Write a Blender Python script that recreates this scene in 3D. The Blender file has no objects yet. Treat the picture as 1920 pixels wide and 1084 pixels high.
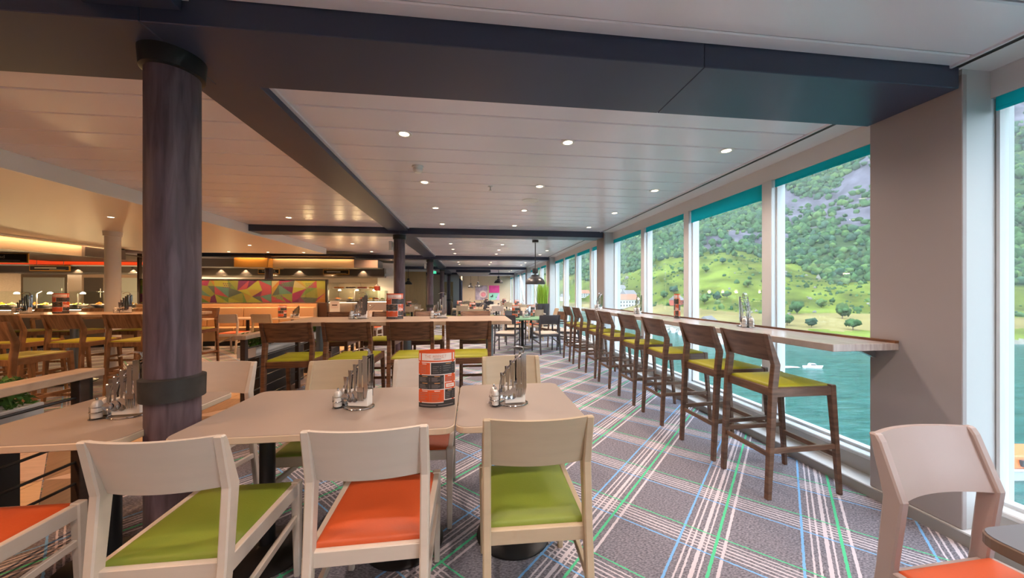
import bpy, bmesh, math, random
import numpy as np
from mathutils import Vector, Matrix, noise

random.seed(7)
PI = math.pi
SC = bpy.context.scene
COL = SC.collection

# ------------------------------------------------------------------ camera, sky, exposure
CAM_H = 1.36
cam_d = bpy.data.cameras.new('camera')
cam = bpy.data.objects.new('camera', cam_d)
COL.objects.link(cam)
cam.location = (0, 0, CAM_H)
cam.rotation_euler = (PI / 2, 0, -math.radians(6.69))
cam_d.sensor_width = 36.0
cam_d.lens = 648.0 / 1920.0 * 36.0
cam_d.shift_y = 7.0 / 1920.0
cam_d.clip_start = 0.03
cam_d.clip_end = 4000
SC.camera = cam

SC.view_settings.view_transform = 'Standard'
SC.view_settings.look = 'None'
SC.view_settings.gamma = 1.0
SC.view_settings.use_curve_mapping = False
SC.view_settings.exposure = 0.30

world = bpy.data.worlds.new('overcast_sky')
SC.world = world
world.use_nodes = True
wn = world.node_tree
bg = wn.nodes['Background']
bg.inputs['Color'].default_value = (0.76, 0.86, 1.0, 1)
bg.inputs['Strength'].default_value = 6.4

sun_d = bpy.data.lights.new('sun', 'SUN')
sun_d.energy = 1.6
sun_d.angle = math.radians(25)
sun_d.color = (1.0, 0.96, 0.88)
sun = bpy.data.objects.new('sun', sun_d)
COL.objects.link(sun)
sun.rotation_euler = (math.radians(38), 0, math.radians(-68))   # high, from behind the ship

LAMP_W = 46.0           # one ceiling downlight
WARM = (1.0, 0.77, 0.62)

# ------------------------------------------------------------------ materials
MATS = {}


def principled(name):
    m = bpy.data.materials.new(name)
    m.use_nodes = True
    nt = m.node_tree
    return m, nt, nt.nodes['Principled BSDF']


def mat(name, col, rough=0.5, metal=0.0, noise_s=0.0, noise_a=0.0, bump=0.0, spec=0.5, stretch=(1, 1, 1), emit=0.0, coord='Object'):
    if name in MATS:
        return MATS[name]
    m, nt, b = principled(name)
    b.inputs['Base Color'].default_value = (*col, 1)
    b.inputs['Roughness'].default_value = rough
    b.inputs['Metallic'].default_value = metal
    b.inputs['Specular IOR Level'].default_value = spec
    if noise_s:
        tc = nt.nodes.new('ShaderNodeTexCoord')
        mp = nt.nodes.new('ShaderNodeMapping')
        mp.inputs['Scale'].default_value = stretch
        nz = nt.nodes.new('ShaderNodeTexNoise')
        nz.inputs['Scale'].default_value = noise_s
        nz.inputs['Detail'].default_value = 4
        nt.links.new(tc.outputs[coord], mp.inputs[0])
        nt.links.new(mp.outputs[0], nz.inputs['Vector'])
        if noise_a:
            r = nt.nodes.new('ShaderNodeValToRGB')
            r.color_ramp.elements[0].position = 0.3
            r.color_ramp.elements[1].position = 0.7
            r.color_ramp.elements[0].color = (*[max(0, c * (1 - noise_a)) for c in col], 1)
            r.color_ramp.elements[1].color = (*[min(1, c * (1 + noise_a)) for c in col], 1)
            nt.links.new(nz.outputs['Fac'], r.inputs[0])
            nt.links.new(r.outputs[0], b.inputs['Base Color'])
        if bump:
            bp = nt.nodes.new('ShaderNodeBump')
            bp.inputs['Strength'].default_value = bump
            bp.inputs['Distance'].default_value = 0.01
            nt.links.new(nz.outputs['Fac'], bp.inputs['Height'])
            nt.links.new(bp.outputs[0], b.inputs['Normal'])
    if emit:
        b.inputs['Emission Color'].default_value = (*col, 1)
        b.inputs['Emission Strength'].default_value = emit
    MATS[name] = m
    return m


def glass_mat(name, tint=(0.97, 1.0, 0.99), refl=0.06):
    m = bpy.data.materials.new(name)
    m.use_nodes = True
    nt = m.node_tree
    nt.nodes.clear()
    out = nt.nodes.new('ShaderNodeOutputMaterial')
    tr = nt.nodes.new('ShaderNodeBsdfTransparent')
    tr.inputs[0].default_value = (*tint, 1)
    gl = nt.nodes.new('ShaderNodeBsdfGlossy')
    gl.inputs['Roughness'].default_value = 0.02
    mx = nt.nodes.new('ShaderNodeMixShader')
    lw = nt.nodes.new('ShaderNodeLayerWeight')
    lw.inputs['Blend'].default_value = .5
    pw = nt.nodes.new('ShaderNodeMath')
    pw.operation = 'POWER'
    pw.inputs[1].default_value = 5.0
    fr = nt.nodes.new('ShaderNodeMath')
    fr.operation = 'MULTIPLY_ADD'
    fr.inputs[1].default_value = .6
    fr.inputs[2].default_value = refl * .5
    nt.links.new(lw.outputs['Facing'], pw.inputs[0])
    nt.links.new(pw.outputs[0], fr.inputs[0])
    nt.links.new(fr.outputs[0], mx.inputs[0])
    nt.links.new(tr.outputs[0], mx.inputs[1])
    nt.links.new(gl.outputs[0], mx.inputs[2])
    nt.links.new(mx.outputs[0], out.inputs[0])
    MATS[name] = m
    return m


def wood_mat(name, c0, c1, rough=0.4, scale=6, stretch=(1, 1, 8)):
    m, nt, b = principled(name)
    tc = nt.nodes.new('ShaderNodeTexCoord')
    mp = nt.nodes.new('ShaderNodeMapping')
    mp.inputs['Scale'].default_value = stretch
    nz = nt.nodes.new('ShaderNodeTexNoise')
    nz.inputs['Scale'].default_value = scale
    nz.inputs['Detail'].default_value = 6
    nz.inputs['Distortion'].default_value = 0.6
    r = nt.nodes.new('ShaderNodeValToRGB')
    r.color_ramp.elements[0].position = 0.35
    r.color_ramp.elements[1].position = 0.66
    r.color_ramp.elements[0].color = (*c0, 1)
    r.color_ramp.elements[1].color = (*c1, 1)
    nt.links.new(tc.outputs['Object'], mp.inputs[0])
    nt.links.new(mp.outputs[0], nz.inputs['Vector'])
    nt.links.new(nz.outputs['Fac'], r.inputs[0])
    nt.links.new(r.outputs[0], b.inputs['Base Color'])
    b.inputs['Roughness'].default_value = rough
    MATS[name] = m
    return m


def carpet_mat():
    """grey heathered carpet with a woven plaid of white, green and blue lines set at 45 degrees"""
    m, nt, b = principled('carpet')
    L = nt.links
    geo = nt.nodes.new('ShaderNodeNewGeometry')
    sep = nt.nodes.new('ShaderNodeSeparateXYZ')
    nz0 = nt.nodes.new('ShaderNodeTexNoise')
    nz0.inputs['Scale'].default_value = 45
    L.new(geo.outputs['Position'], sep.inputs[0])
    L.new(geo.outputs['Position'], nz0.inputs['Vector'])

    def math_(op, a, bb=None, cc=None):
        n = nt.nodes.new('ShaderNodeMath')
        n.operation = op
        for i, v in enumerate((a, bb, cc)):
            if v is None:
                continue
            if isinstance(v, (int, float)):
                n.inputs[i].default_value = v
            else:
                L.new(v, n.inputs[i])
        return n.outputs[0]
    wob = math_('MULTIPLY', math_('SUBTRACT', nz0.outputs['Fac'], 0.5), 0.012)
    period = 0.757
    u = math_('ADD', math_('SUBTRACT', sep.outputs[0], sep.outputs[1]), wob)     # set running away to the right
    v = math_('ADD', math_('ADD', sep.outputs[0], sep.outputs[1]), wob)
    fu = math_('FRACT', math_('DIVIDE', math_('ADD', u, 10 * period + 0.66), period))
    fv = math_('FRACT', math_('DIVIDE', math_('ADD', v, 10 * period - 2.885), period))

    def lines(f, specs):
        acc = None
        for c, w in specs:
            d = math_('ABSOLUTE', math_('SUBTRACT', f, c))
            k = math_('LESS_THAN', d, w)
            acc = k if acc is None else math_('MAXIMUM', acc, k)
        return acc
    wh = math_('MAXIMUM', lines(fu, [(.085, .008), (.135, .009), (.205, .017), (.255, .008), (.40, .013)]),
               lines(fv, [(.075, .008), (.125, .008), (.175, .010), (.225, .007), (.27, .007)]))
    gr = math_('MAXIMUM', lines(fu, [(.325, .013)]), lines(fv, [(.335, .008)]))
    bl = math_('MAXIMUM', lines(fu, [(.012, .011)]), lines(fv, [(.012, .009)]))
    # heathered ground
    mp = nt.nodes.new('ShaderNodeMapping')
    mp.inputs['Scale'].default_value = (1, 2.2, 1)
    mp.inputs['Rotation'].default_value = (0, 0, 0.5)
    L.new(geo.outputs['Position'], mp.inputs[0])
    nz = nt.nodes.new('ShaderNodeTexNoise')
    nz.inputs['Scale'].default_value = 70
    nz.inputs['Detail'].default_value = 3
    L.new(mp.outputs[0], nz.inputs['Vector'])
    rp = nt.nodes.new('ShaderNodeValToRGB')
    rp.color_ramp.elements[0].position = 0.36
    rp.color_ramp.elements[1].position = 0.66
    rp.color_ramp.elements[0].color = (.115, .112, .140, 1)
    rp.color_ramp.elements[1].color = (.295, .283, .332, 1)
    L.new(nz.outputs['Fac'], rp.inputs[0])

    def mix(fac, a, colr):
        n = nt.nodes.new('ShaderNodeMix')
        n.data_type = 'RGBA'
        L.new(fac, n.inputs['Factor'])
        L.new(a, n.inputs['A'])
        n.inputs['B'].default_value = (*colr, 1)
        return n.outputs['Result']
    c = mix(wh, rp.outputs[0], (.60, .55, .61))
    c = mix(bl, c, (.20, .44, .78))
    c = mix(gr, c, (.10, .56, .30))
    L.new(c, b.inputs['Base Color'])
    b.inputs['Roughness'].default_value = 0.95
    b.inputs['Specular IOR Level'].default_value = 0.1
    bp = nt.nodes.new('ShaderNodeBump')
    bp.inputs['Strength'].default_value = 0.25
    bp.inputs['Distance'].default_value = 0.004
    L.new(nz.outputs['Fac'], bp.inputs['Height'])
    L.new(bp.outputs[0], b.inputs['Normal'])
    MATS['carpet'] = m
    return m


carpet_mat()
glass_mat('window_glass')
glass_mat('shop_glass', (0.93, 0.97, 0.95), 0.08)
mat('ceiling_white', (.80, .77, .84), .24, spec=.8)
mat('ceiling_warm', (.80, .72, .64), .45)
mat('groove', (.35, .34, .36), .8)
mat('beam', (.036, .047, .090), .38)
mat('black_track', (.012, .012, .014), .4)
mat('wall_white', (.70, .71, .73), .5)
mat('pier_grey', (.36, .33, .335), .55)
mat('frame_white', (.66, .68, .70), .35)
mat('sill_grey', (.46, .46, .46), .45)
mat('skirting', (.30, .30, .30), .5)
m_, nt_, b_ = principled('blind_teal')
b_.inputs['Base Color'].default_value = (.02, .40, .44, 1)
b_.inputs['Roughness'].default_value = .8
tl_ = nt_.nodes.new('ShaderNodeBsdfTranslucent')
tl_.inputs[0].default_value = (.03, .75, .80, 1)
mx_ = nt_.nodes.new('ShaderNodeMixShader')
mx_.inputs[0].default_value = .65
nt_.links.new(b_.outputs[0], mx_.inputs[1])
nt_.links.new(tl_.outputs[0], mx_.inputs[2])
nt_.links.new(mx_.outputs[0], nt_.nodes['Material Output'].inputs[0])
MATS['blind_teal'] = m_
mat('black_metal', (.018, .019, .022), .38, .2)
mat('lamp_black', (.035, .036, .042), .32)
mat('steel', (.52, .52, .54), .13, 1.0)
mat('brushed', (.55, .55, .55), .32, 1.0)
mat('blue_steel', (.22, .26, .30), .35, .5)
mat('laminate', (.335, .275, .238), .34, noise_s=3, noise_a=.03)
mat('laminate_edge', (.54, .44, .34), .45)
mat('dark_edge', (.15, .095, .07), .45)
mat('laminate_dark', (.13, .13, .16), .35)
mat('laminate_green', (.16, .36, .20), .35)
mat('white_wood', (.57, .50, .44), .42, noise_s=4, noise_a=.03, stretch=(1, 1, 6))
mat('cream_wood', (.48, .385, .27), .42, noise_s=4, noise_a=.05, stretch=(1, 1, 6))
mat('pink_wood', (.36, .29, .28), .42, noise_s=4, noise_a=.04)
mat('seat_green', (.19, .25, .030), .48, noise_s=180, bump=.08)
mat('seat_lime', (.30, .295, .008), .48, noise_s=180, bump=.08)
mat('seat_orange', (.52, .085, .022), .48, noise_s=180, bump=.08)
mat('seat_beige', (.58, .50, .42), .55)
wood_mat('walnut', (.075, .030, .014), (.20, .085, .038), .38, 5, (1.2, 1.2, 9))
wood_mat('oak', (.17, .082, .036), (.34, .18, .085), .40, 5, (9, 1.2, 1.2))
wood_mat('walnut_back', (.09, .036, .016), (.24, .105, .048), .38, 4, (1.5, 6, 14))
wood_mat('walnut_dark', (.085, .044, .028), (.18, .098, .062), .38, 4, (1.2, 1.2, 9))
wood_mat('column_wood', (.060, .040, .056), (.12, .086, .112), .5, 7, (5, 5, .5))
wood_mat('bar_top', (.40, .28, .20), (.52, .39, .29), .33, 5, (1, 9, 1))
wood_mat('counter_top', (.38, .32, .30), (.50, .44, .42), .2, 5, (9, 1, 1))
wood_mat('rail_wood', (.40, .29, .21), (.54, .42, .32), .45, 6, (9, 1, 1))
mat('dark_wood', (.045, .028, .022), .45, noise_s=6, noise_a=.25, stretch=(1, 1, 6))
mat('charcoal_chair', (.062, .062, .072), .42)
mat('planter_white', (.62, .64, .66), .5)
mat('hedge_leaf', (.055, .15, .022), .7, noise_s=12, noise_a=.35)
mat('leaf_grass', (.26, .48, .04), .6)
mat('napkin', (.80, .79, .77), .8)
mat('salt', (.80, .77, .74), .5)
mat('pepper', (.16, .10, .05), .7)
glass_mat('jar_glass', (.95, .95, .95), .09)
mat('menu_orange', (.62, .085, .018), .4)
mat('menu_black', (.035, .033, .036), .4)
mat('menu_white', (.75, .68, .66), .4)
mat('menu_rule', (.34, .20, .17), .4)
mat('menu_rule_dark', (.20, .18, .18), .4)
mat('menu_amber', (.55, .28, .10), .4)
mat('leather_tan', (.50, .33, .19), .45)
mat('brown_panel', (.060, .032, .022), .4)
mat('chrome', (.85, .85, .85), .08, 1)
mat('plastic_white', (.78, .78, .78), .4)
mat('lens_glow', (1.0, .80, .52), .4, emit=9.0)


# ------------------------------------------------------------------ mesh builder
ORD = ['first', 'second', 'third', 'fourth', 'fifth', 'sixth', 'seventh', 'eighth', 'ninth', 'tenth', 'eleventh', 'twelfth',
       'thirteenth', 'fourteenth', 'fifteenth', 'sixteenth', 'seventeenth', 'eighteenth', 'nineteenth', 'twentieth', 'twenty-first', 'twenty-second', 'twenty-third', 'twenty-fourth']


class MB:
    def __init__(s):
        s.v, s.f, s.m = [], [], []
        s.mats = []

    def mi(s, name):
        if name is None:
            return 0
        if name not in s.mats:
            s.mats.append(name)
        return s.mats.index(name)

    def add(s, vs, fs, m=None):
        o = len(s.v)
        k = s.mi(m)
        s.v += [tuple(p) for p in vs]
        s.f += [tuple(i + o for i in f) for f in fs]
        s.m += [k] * len(fs)
        return s

    def hexa(s, p, m=None):
        # p: 4 bottom pts ccw, 4 top pts ccw
        return s.add(p, [(3, 2, 1, 0), (4, 5, 6, 7), (0, 1, 5, 4), (1, 2, 6, 5), (2, 3, 7, 6), (3, 0, 4, 7)], m)

    def box(s, x0, x1, y0, y1, z0, z1, m=None):
        return s.hexa([(x0, y0, z0), (x1, y0, z0), (x1, y1, z0), (x0, y1, z0),
                       (x0, y0, z1), (x1, y0, z1), (x1, y1, z1), (x0, y1, z1)], m)

    def prism(s, poly, z0, z1, m=None):
        n = len(poly)
        vs = [(x, y, z0) for x, y in poly] + [(x, y, z1) for x, y in poly]
        fs = [tuple(range(n - 1, -1, -1)), tuple(range(n, 2 * n))] + [(i, (i + 1) % n, n + (i + 1) % n, n + i) for i in range(n)]
        return s.add(vs, fs, m)

    def prism_x(s, poly, x0, x1, m=None):
        # poly in (y,z)
        n = len(poly)
        vs = [(x0, y, z) for y, z in poly] + [(x1, y, z) for y, z in poly]
        fs = [tuple(range(n - 1, -1, -1)), tuple(range(n, 2 * n))] + [(i, (i + 1) % n, n + (i + 1) % n, n + i) for i in range(n)]
        return s.add(vs, fs, m)

    def tube(s, pts, r, n=8, m=None, closed=False, caps=True):
        pts = [Vector(p) for p in pts]
        N = len(pts)
        rs = r if isinstance(r, (list, tuple)) else [r] * N
        vs, fs = [], []
        prev = None
        for i, p in enumerate(pts):
            if closed:
                t = pts[(i + 1) % N] - pts[i - 1]
            else:
                t = pts[min(i + 1, N - 1)] - pts[max(i - 1, 0)]
            t.normalize()
            if prev is None:
                a = Vector((0, 0, 1)) if abs(t.z) < .9 else Vector((1, 0, 0))
                u = t.cross(a).normalized()
            else:
                u = (prev - t * prev.dot(t)).normalized()
            prev = u
            w = t.cross(u)
            for k in range(n):
                a = 2 * PI * k / n
                vs.append(p + (u * math.cos(a) + w * math.sin(a)) * rs[i])
        for i in range(N if closed else N - 1):
            j = (i + 1) % N
            for k in range(n):
                k2 = (k + 1) % n
                fs.append((i * n + k, i * n + k2, j * n + k2, j * n + k))
        if caps and not closed:
            fs.append(tuple(range(n - 1, -1, -1)))
            fs.append(tuple((N - 1) * n + k for k in range(n)))
        return s.add(vs, fs, m)

    def lathe(s, prof, n=24, m=None, c=(0, 0)):
        vs, fs = [], []
        for r, z in prof:
            for k in range(n):
                a = 2 * PI * k / n
                vs.append((c[0] + max(r, 1e-4) * math.cos(a), c[1] + max(r, 1e-4) * math.sin(a), z))
        for i in range(len(prof) - 1):
            for k in range(n):
                k2 = (k + 1) % n
                fs.append((i * n + k, i * n + k2, (i + 1) * n + k2, (i + 1) * n + k))
        fs.append(tuple(range(n - 1, -1, -1)))
        fs.append(tuple((len(prof) - 1) * n + k for k in range(n)))
        return s.add(vs, fs, m)

    def mesh(s, name, mats=None, bevel=0.0, smooth=False, seg=1, angle=35):
        me = bpy.data.meshes.new(name)
        me.from_pydata(s.v, [], s.f)
        for mn in (mats or s.mats):
            me.materials.append(MATS[mn])
        if s.mats:
            me.polygons.foreach_set('material_index', s.m)
        bm = bmesh.new()
        bm.from_mesh(me)
        bmesh.ops.recalc_face_normals(bm, faces=bm.faces)
        if bevel:
            es = [e for e in bm.edges if e.is_manifold and e.calc_face_angle(0) > math.radians(30)]
            bmesh.ops.bevel(bm, geom=es, offset=bevel, segments=seg, profile=.6, affect='EDGES', clamp_overlap=True)
        bm.to_mesh(me)
        bm.free()
        if smooth:
            me.polygons.foreach_set('use_smooth', [True] * len(me.polygons))
            try:
                me.set_sharp_from_angle(angle=math.radians(angle))
            except Exception:
                pass
        me.update()
        return me


CACHE = {}


def mesh_for(key, builder, mname=None, **kw):
    k = (key, mname)
    if k not in CACHE:
        mb = builder()
        CACHE[k] = mb.mesh(key if isinstance(key, str) else str(key[0]), [mname] if mname else None, **kw)
    return CACHE[k]


def put(name, me, parent=None, loc=(0, 0, 0), rot=(0, 0, 0), scale=None):
    o = bpy.data.objects.new(name, me)
    COL.objects.link(o)
    o.location = loc
    o.rotation_euler = rot
    if scale:
        o.scale = scale
    if parent:
        o.parent = parent
    return o


def tag(o, label, cat, group=None, kind=None):
    o['label'] = label
    o['category'] = cat
    if group:
        o['group'] = group
    if kind:
        o['kind'] = kind
    return o


def thing(name, label, cat, loc=(0, 0, 0), rotz=0.0, group=None, kind=None):
    o = bpy.data.objects.new(name, None)
    o.empty_display_size = .1
    COL.objects.link(o)
    o.location = loc
    o.rotation_euler = (0, 0, rotz)
    return tag(o, label, cat, group, kind)


def struct(name, label, cat='structure', loc=(0, 0, 0)):
    return thing(name, label, cat, loc, kind='structure')


def part(name, mb, mname, parent, loc=(0, 0, 0), rot=(0, 0, 0), **kw):
    return put(name, mb.mesh(name, [mname] if mname else None, **kw), parent, loc, rot)


def rrect(w, d, r, n=5):
    pts = []
    for cx, cy, a0 in ((w / 2 - r, d / 2 - r, 0), (-w / 2 + r, d / 2 - r, 90), (-w / 2 + r, -d / 2 + r, 180), (w / 2 - r, -d / 2 + r, 270)):
        for i in range(n + 1):
            a = math.radians(a0 + 90 * i / n)
            pts.append((cx + r * math.cos(a), cy + r * math.sin(a)))
    return pts


def text(parent, body, size, mname, loc, rot, align='CENTER', extrude=.001, sx=1.0):
    c = bpy.data.curves.new('lettering', 'FONT')
    c.body = body
    c.size = size
    c.align_x = align
    c.align_y = 'CENTER'
    c.extrude = extrude
    c.materials.append(MATS[mname])
    tmp = bpy.data.objects.new('lettering_curve', c)
    COL.objects.link(tmp)
    dg = bpy.context.evaluated_depsgraph_get()
    me = bpy.data.meshes.new_from_object(tmp.evaluated_get(dg))
    bpy.data.objects.remove(tmp)
    o = bpy.data.objects.new('lettering', me)
    COL.objects.link(o)
    o.parent = parent
    o.location = loc
    o.rotation_euler = rot
    o.scale = (sx, 1, 1)
    return o

# ================================================================== THE ROOM
CEIL, BEAM_B, LONG_B, LOW_C = 2.584, 2.470, 2.525, 2.43
X_PIER, X_WIN = 2.65, 2.88
PIERS = [(1.58, 2.02), (6.70, 7.10), (11.60, 12.03), (16.50, 16.93), (21.30, 21.73)]
Y_END, Y_BACK, X_LEFT = 25.4, -3.2, -15.5
BULK_X = -3.99

# floor: plaid carpet, and a path of triangular wood-look tiles behind the railings
fl = struct('floor', 'grey carpet floor with a woven diagonal plaid of white, green and blue lines', 'floor')
b = MB().box(X_LEFT, X_PIER + .25, Y_BACK, Y_END, -.12, 0)
part('carpet', b, 'carpet', fl)
mat('tile_tan', (.58, .40, .25), .4, noise_s=5, noise_a=.12, stretch=(1, 7, 1))
mat('tile_brown', (.24, .15, .10), .4, noise_s=5, noise_a=.15, stretch=(7, 1, 1))
mat('tile_blush', (.56, .42, .36), .4, noise_s=5, noise_a=.10, stretch=(1, 7, 1))
mat('tile_umber', (.34, .22, .15), .4, noise_s=5, noise_a=.15, stretch=(7, 1, 1))
T = .64
tris = [[(0.004, 0.002), (T - .004, .002), (.004, T - .008)], [(T - .002, .006), (T - .002, T - .002), (.008, T - .002)],
        [(.006, .002), (T - .002, .002), (T - .002, T - .006)], [(.002, .008), (T - .006, T - .002), (.002, T - .002)]]
tk = ['tile_tan', 'tile_brown', 'tile_blush', 'tile_umber']
tri_me = {(i, k): MB().prism(tris[i], 0, .004).mesh('floor_tile', [k]) for i in range(4) for k in tk}
for ix in range(3):
    for iy in range(17):
        d = (ix + iy) % 2
        c0 = tk[(ix * 2 + iy) % 2 * 2]
        c1 = tk[((ix + iy) % 2) * 2 + 1]
        put('floor_tile', tri_me[(d * 2, c0)], fl, (-4.36 + ix * T, -1.6 + iy * T, 0))
        put('floor_tile', tri_me[(d * 2 + 1, c1)], fl, (-4.36 + ix * T, -1.6 + iy * T, 0))

# ceiling: dark void slab, then planks bay by bay
ce = struct('ceiling', 'white plank ceiling with narrow grooves between transverse boards', 'ceiling')
part('slab', MB().box(X_LEFT, X_WIN + .2, Y_BACK, Y_END, CEIL + .03, CEIL + .25), 'groove', ce)
bays = [(Y_BACK, 1.58), (2.02, 6.70), (7.10, 11.60), (12.03, 16.50), (16.93, 21.30), (21.73, Y_END)]
PL = .30


def plank_mesh(x0, x1, w):
    return mesh_for(('ceiling_panel', x0, x1, round(w, 3)), lambda: MB().box(x0, x1, 0, w, 0, .028), 'ceiling_white', bevel=.006)


for bi, (y0, y1) in enumerate(bays):
    y = y1 - .085 if bi == 0 else y0 + .085
    rng = []
    if bi == 0:
        rng.append((y1 - .080, y1))
        while y > y0 + .05:
            rng.append((max(y0, y - PL + .010), y))
            y -= PL
    else:
        rng.append((y0, y0 + .077))
        while y < y1 - .05:
            rng.append((y, min(y1, y + PL - .010)))
            y += PL
    if bi <= 2:
        for a, c in rng:
            put('ceiling_panel', plank_mesh(-1.19, 2.575, c - a), ce, (0, a, CEIL))
            put('ceiling_panel', plank_mesh(BULK_X if bi < 2 else -9.0, -1.55, c - a), ce, (0, a, CEIL))
    else:
        far = MB()
        for a, c in rng:
            far.box(-1.19, 2.575, a, c, CEIL, CEIL + .028)
            far.box(-9.0, -1.55, a, c, CEIL, CEIL + .028)
        o = part('ceiling_panel_field', far, 'ceiling_white', ce)
        o['kind'] = 'stuff'
# light edge angle beside the long beam and the black track by the windows
tr = struct('trim_1', 'black recessed track between the plank ceiling and window soffit', 'trim')
for (y0, y1) in bays:
    part('track', MB().box(2.58, 2.632, y0, y1, CEIL - .002, CEIL + .02), 'black_track', tr)
    part('edge_angle', MB().box(2.566, 2.58, y0, y1, CEIL - .012, CEIL + .02), 'ceiling_white', tr)
    part('beam_edge_angle', MB().box(-1.19, -1.165, y0, y1, CEIL - .014, CEIL + .02), 'ceiling_white', tr)

# beams
n = 2
names = ['nearest cross beam, meeting the big grey pier', 'second cross beam', 'third cross beam', 'fourth cross beam', 'farthest cross beam']
for i, (y0, y1) in enumerate(PIERS):
    t = struct('trim_%d' % n, 'dark slate ' + names[i], 'beam')
    xl = -4.0 if i in (1,) else -9.0
    # cladding panels butt together along the beam
    xs = [xl, -1.35, 1.14, X_PIER - .02] if i == 0 else [xl, -1.35, X_PIER - .02]
    for j in range(len(xs) - 1):
        part('cladding', MB().box(xs[j] + .001, xs[j + 1] - .001, y0, y1 - .002, BEAM_B, CEIL + .03), 'beam', t, bevel=.003)
    n += 1
t = struct('trim_%d' % n, 'long dark beam running down the room over the row of columns', 'beam')
for (y0, y1) in bays:
    part('cladding', MB().box(-1.55, -1.19, y0 + .001, y1 - .001, LONG_B, CEIL + .03), 'beam', t, bevel=.003)
n += 1
# lowered ceiling over the buffet, with its white edge
t = struct('trim_%d' % n, 'lowered white ceiling over the buffet side with deep white edge', 'lowered ceiling')
mat('fascia_white', (.90, .88, .88), .5)
part('panel', MB().box(-8.46, BULK_X, Y_BACK, 10.05, LOW_C, LOW_C + .02), 'ceiling_warm', t)
part('fascia', MB().box(BULK_X, BULK_X + .02, Y_BACK, 10.05, LOW_C - .005, CEIL + .02), 'fascia_white', t)
part('end_fascia', MB().box(-8.46, BULK_X, 10.05, 10.07, LOW_C - .005, CEIL + .02), 'wall_white', t)
n += 1

# window wall
mat('return_grey', (.52, .55, .57), .5)
wr = struct('wall_right', 'window wall with grey piers, white returns and a low white sill ledge', 'wall')
for i, (y0, y1) in enumerate(PIERS):
    part('pier', MB().box(X_PIER, X_PIER + .03, y0, y1, .07, BEAM_B + .08), 'pier_grey', wr, bevel=.003)
    part('pier_return', MB().box(X_PIER + .004, X_WIN + .12, y0 + .004, y1 - .004, .07, CEIL), 'return_grey', wr)
part('soffit', MB().box(2.632, X_WIN + .1, Y_BACK, Y_END, CEIL - .004, CEIL + .03), 'wall_white', wr)
part('header', MB().box(X_WIN - .04, X_WIN + .12, Y_BACK, Y_END, 2.43, CEIL), 'wall_white', wr)
part('ledge', MB().box(X_PIER - .01, X_WIN + .05, Y_BACK, Y_END, 0, .068), 'wall_white', wr)
part('skirting', MB().box(X_PIER - .022, X_PIER - .008, Y_BACK, Y_END, .0, .066), 'skirting', wr)
part('sill', MB().box(X_WIN - .085, X_WIN + .12, Y_BACK, Y_END, .066, .175), 'sill_grey', wr)
part('sill_cap', MB().box(X_WIN - .095, X_WIN + .05, Y_BACK, Y_END, .175, .205), 'frame_white', wr, bevel=.006)

MULL = [-2.05, -.83, .40, 3.02, 4.275, 5.45, 7.98, 9.17, 10.39, 12.85, 14.08, 15.3, 17.75, 19.0, 20.2, 22.5, 23.7]
edges = []
for i in range(len(PIERS) + 1):
    lo = Y_BACK if i == 0 else PIERS[i - 1][1]
    hi = Y_END if i == len(PIERS) else PIERS[i][0]
    ms = [lo] + [m for m in MULL if lo < m < hi] + [hi]
    for a, c in zip(ms[:-1], ms[1:]):
        edges.append((a + (.055 if a in MULL else 0), c - (.055 if c in MULL else 0)))
for m_ in MULL:
    part('mullion', MB().box(X_WIN - .06, X_WIN + .09, m_ - .055, m_ + .055, .2, 2.43), 'frame_white', wr, bevel=.004)
rnd = random.Random(3)
for k, (a, c) in enumerate(edges):
    w = struct('window_%d' % (k + 1), 'tall fixed window pane %s with teal roller blind drawn up' %
               ('beside the camera' if c < 1.6 else '%s beyond the big pier' % ORD[k - 4]), 'window')
    g = MB().box(X_WIN + .02, X_WIN + .026, a, c, .2, 2.43)
    part('glass', g, 'window_glass', w)
    fr = MB()
    for (ya, yb) in ((a, a + .014), (c - .014, c)):
        fr.box(X_WIN - .01, X_WIN + .05, ya, yb, .2, 2.43)
    fr.box(X_WIN - .01, X_WIN + .05, a, c, .2, .225)
    part('frame', fr, 'frame_white', w)
    zb = {5: 2.29, 6: 2.37, 4: 2.375}.get(k, 2.36 + rnd.uniform(0, .02))
    bl_ = part('blind', MB().box(X_WIN - .030, X_WIN - .026, a + .01, c - .01, zb, 2.435), 'blind_teal', w)
    part('blind_rod', MB().box(X_WIN - .035, X_WIN - .021, a + .01, c - .01, zb - .018, zb), 'blind_teal', bl_, bevel=.003)

# closing walls
mat('wall_beige', (.60, .47, .32), .7, noise_s=20, noise_a=.06)
mat('wall_tan_fabric', (.58, .40, .20), .8, noise_s=3, noise_a=.05, stretch=(30, 30, 1))
wb = struct('wall_back', 'plain pale wall behind the viewpoint', 'wall')
part('panel', MB().box(X_LEFT, X_WIN + .1, Y_BACK - .1, Y_BACK, 0, CEIL), 'wall_white', wb)
wl = struct('wall_left', 'plain warm wall closing the buffet side', 'wall')
part('panel', MB().box(X_LEFT - .1, X_LEFT, Y_BACK, Y_END, 0, CEIL), 'wall_beige', wl)
we = struct('wall_end', 'beige textured end wall carrying food pictures', 'wall')
part('panel', MB().box(-9.5, X_WIN + .1, Y_END, Y_END + .1, 0, CEIL), 'wall_beige', we)

# ------------------------------------------------------------------ columns


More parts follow.
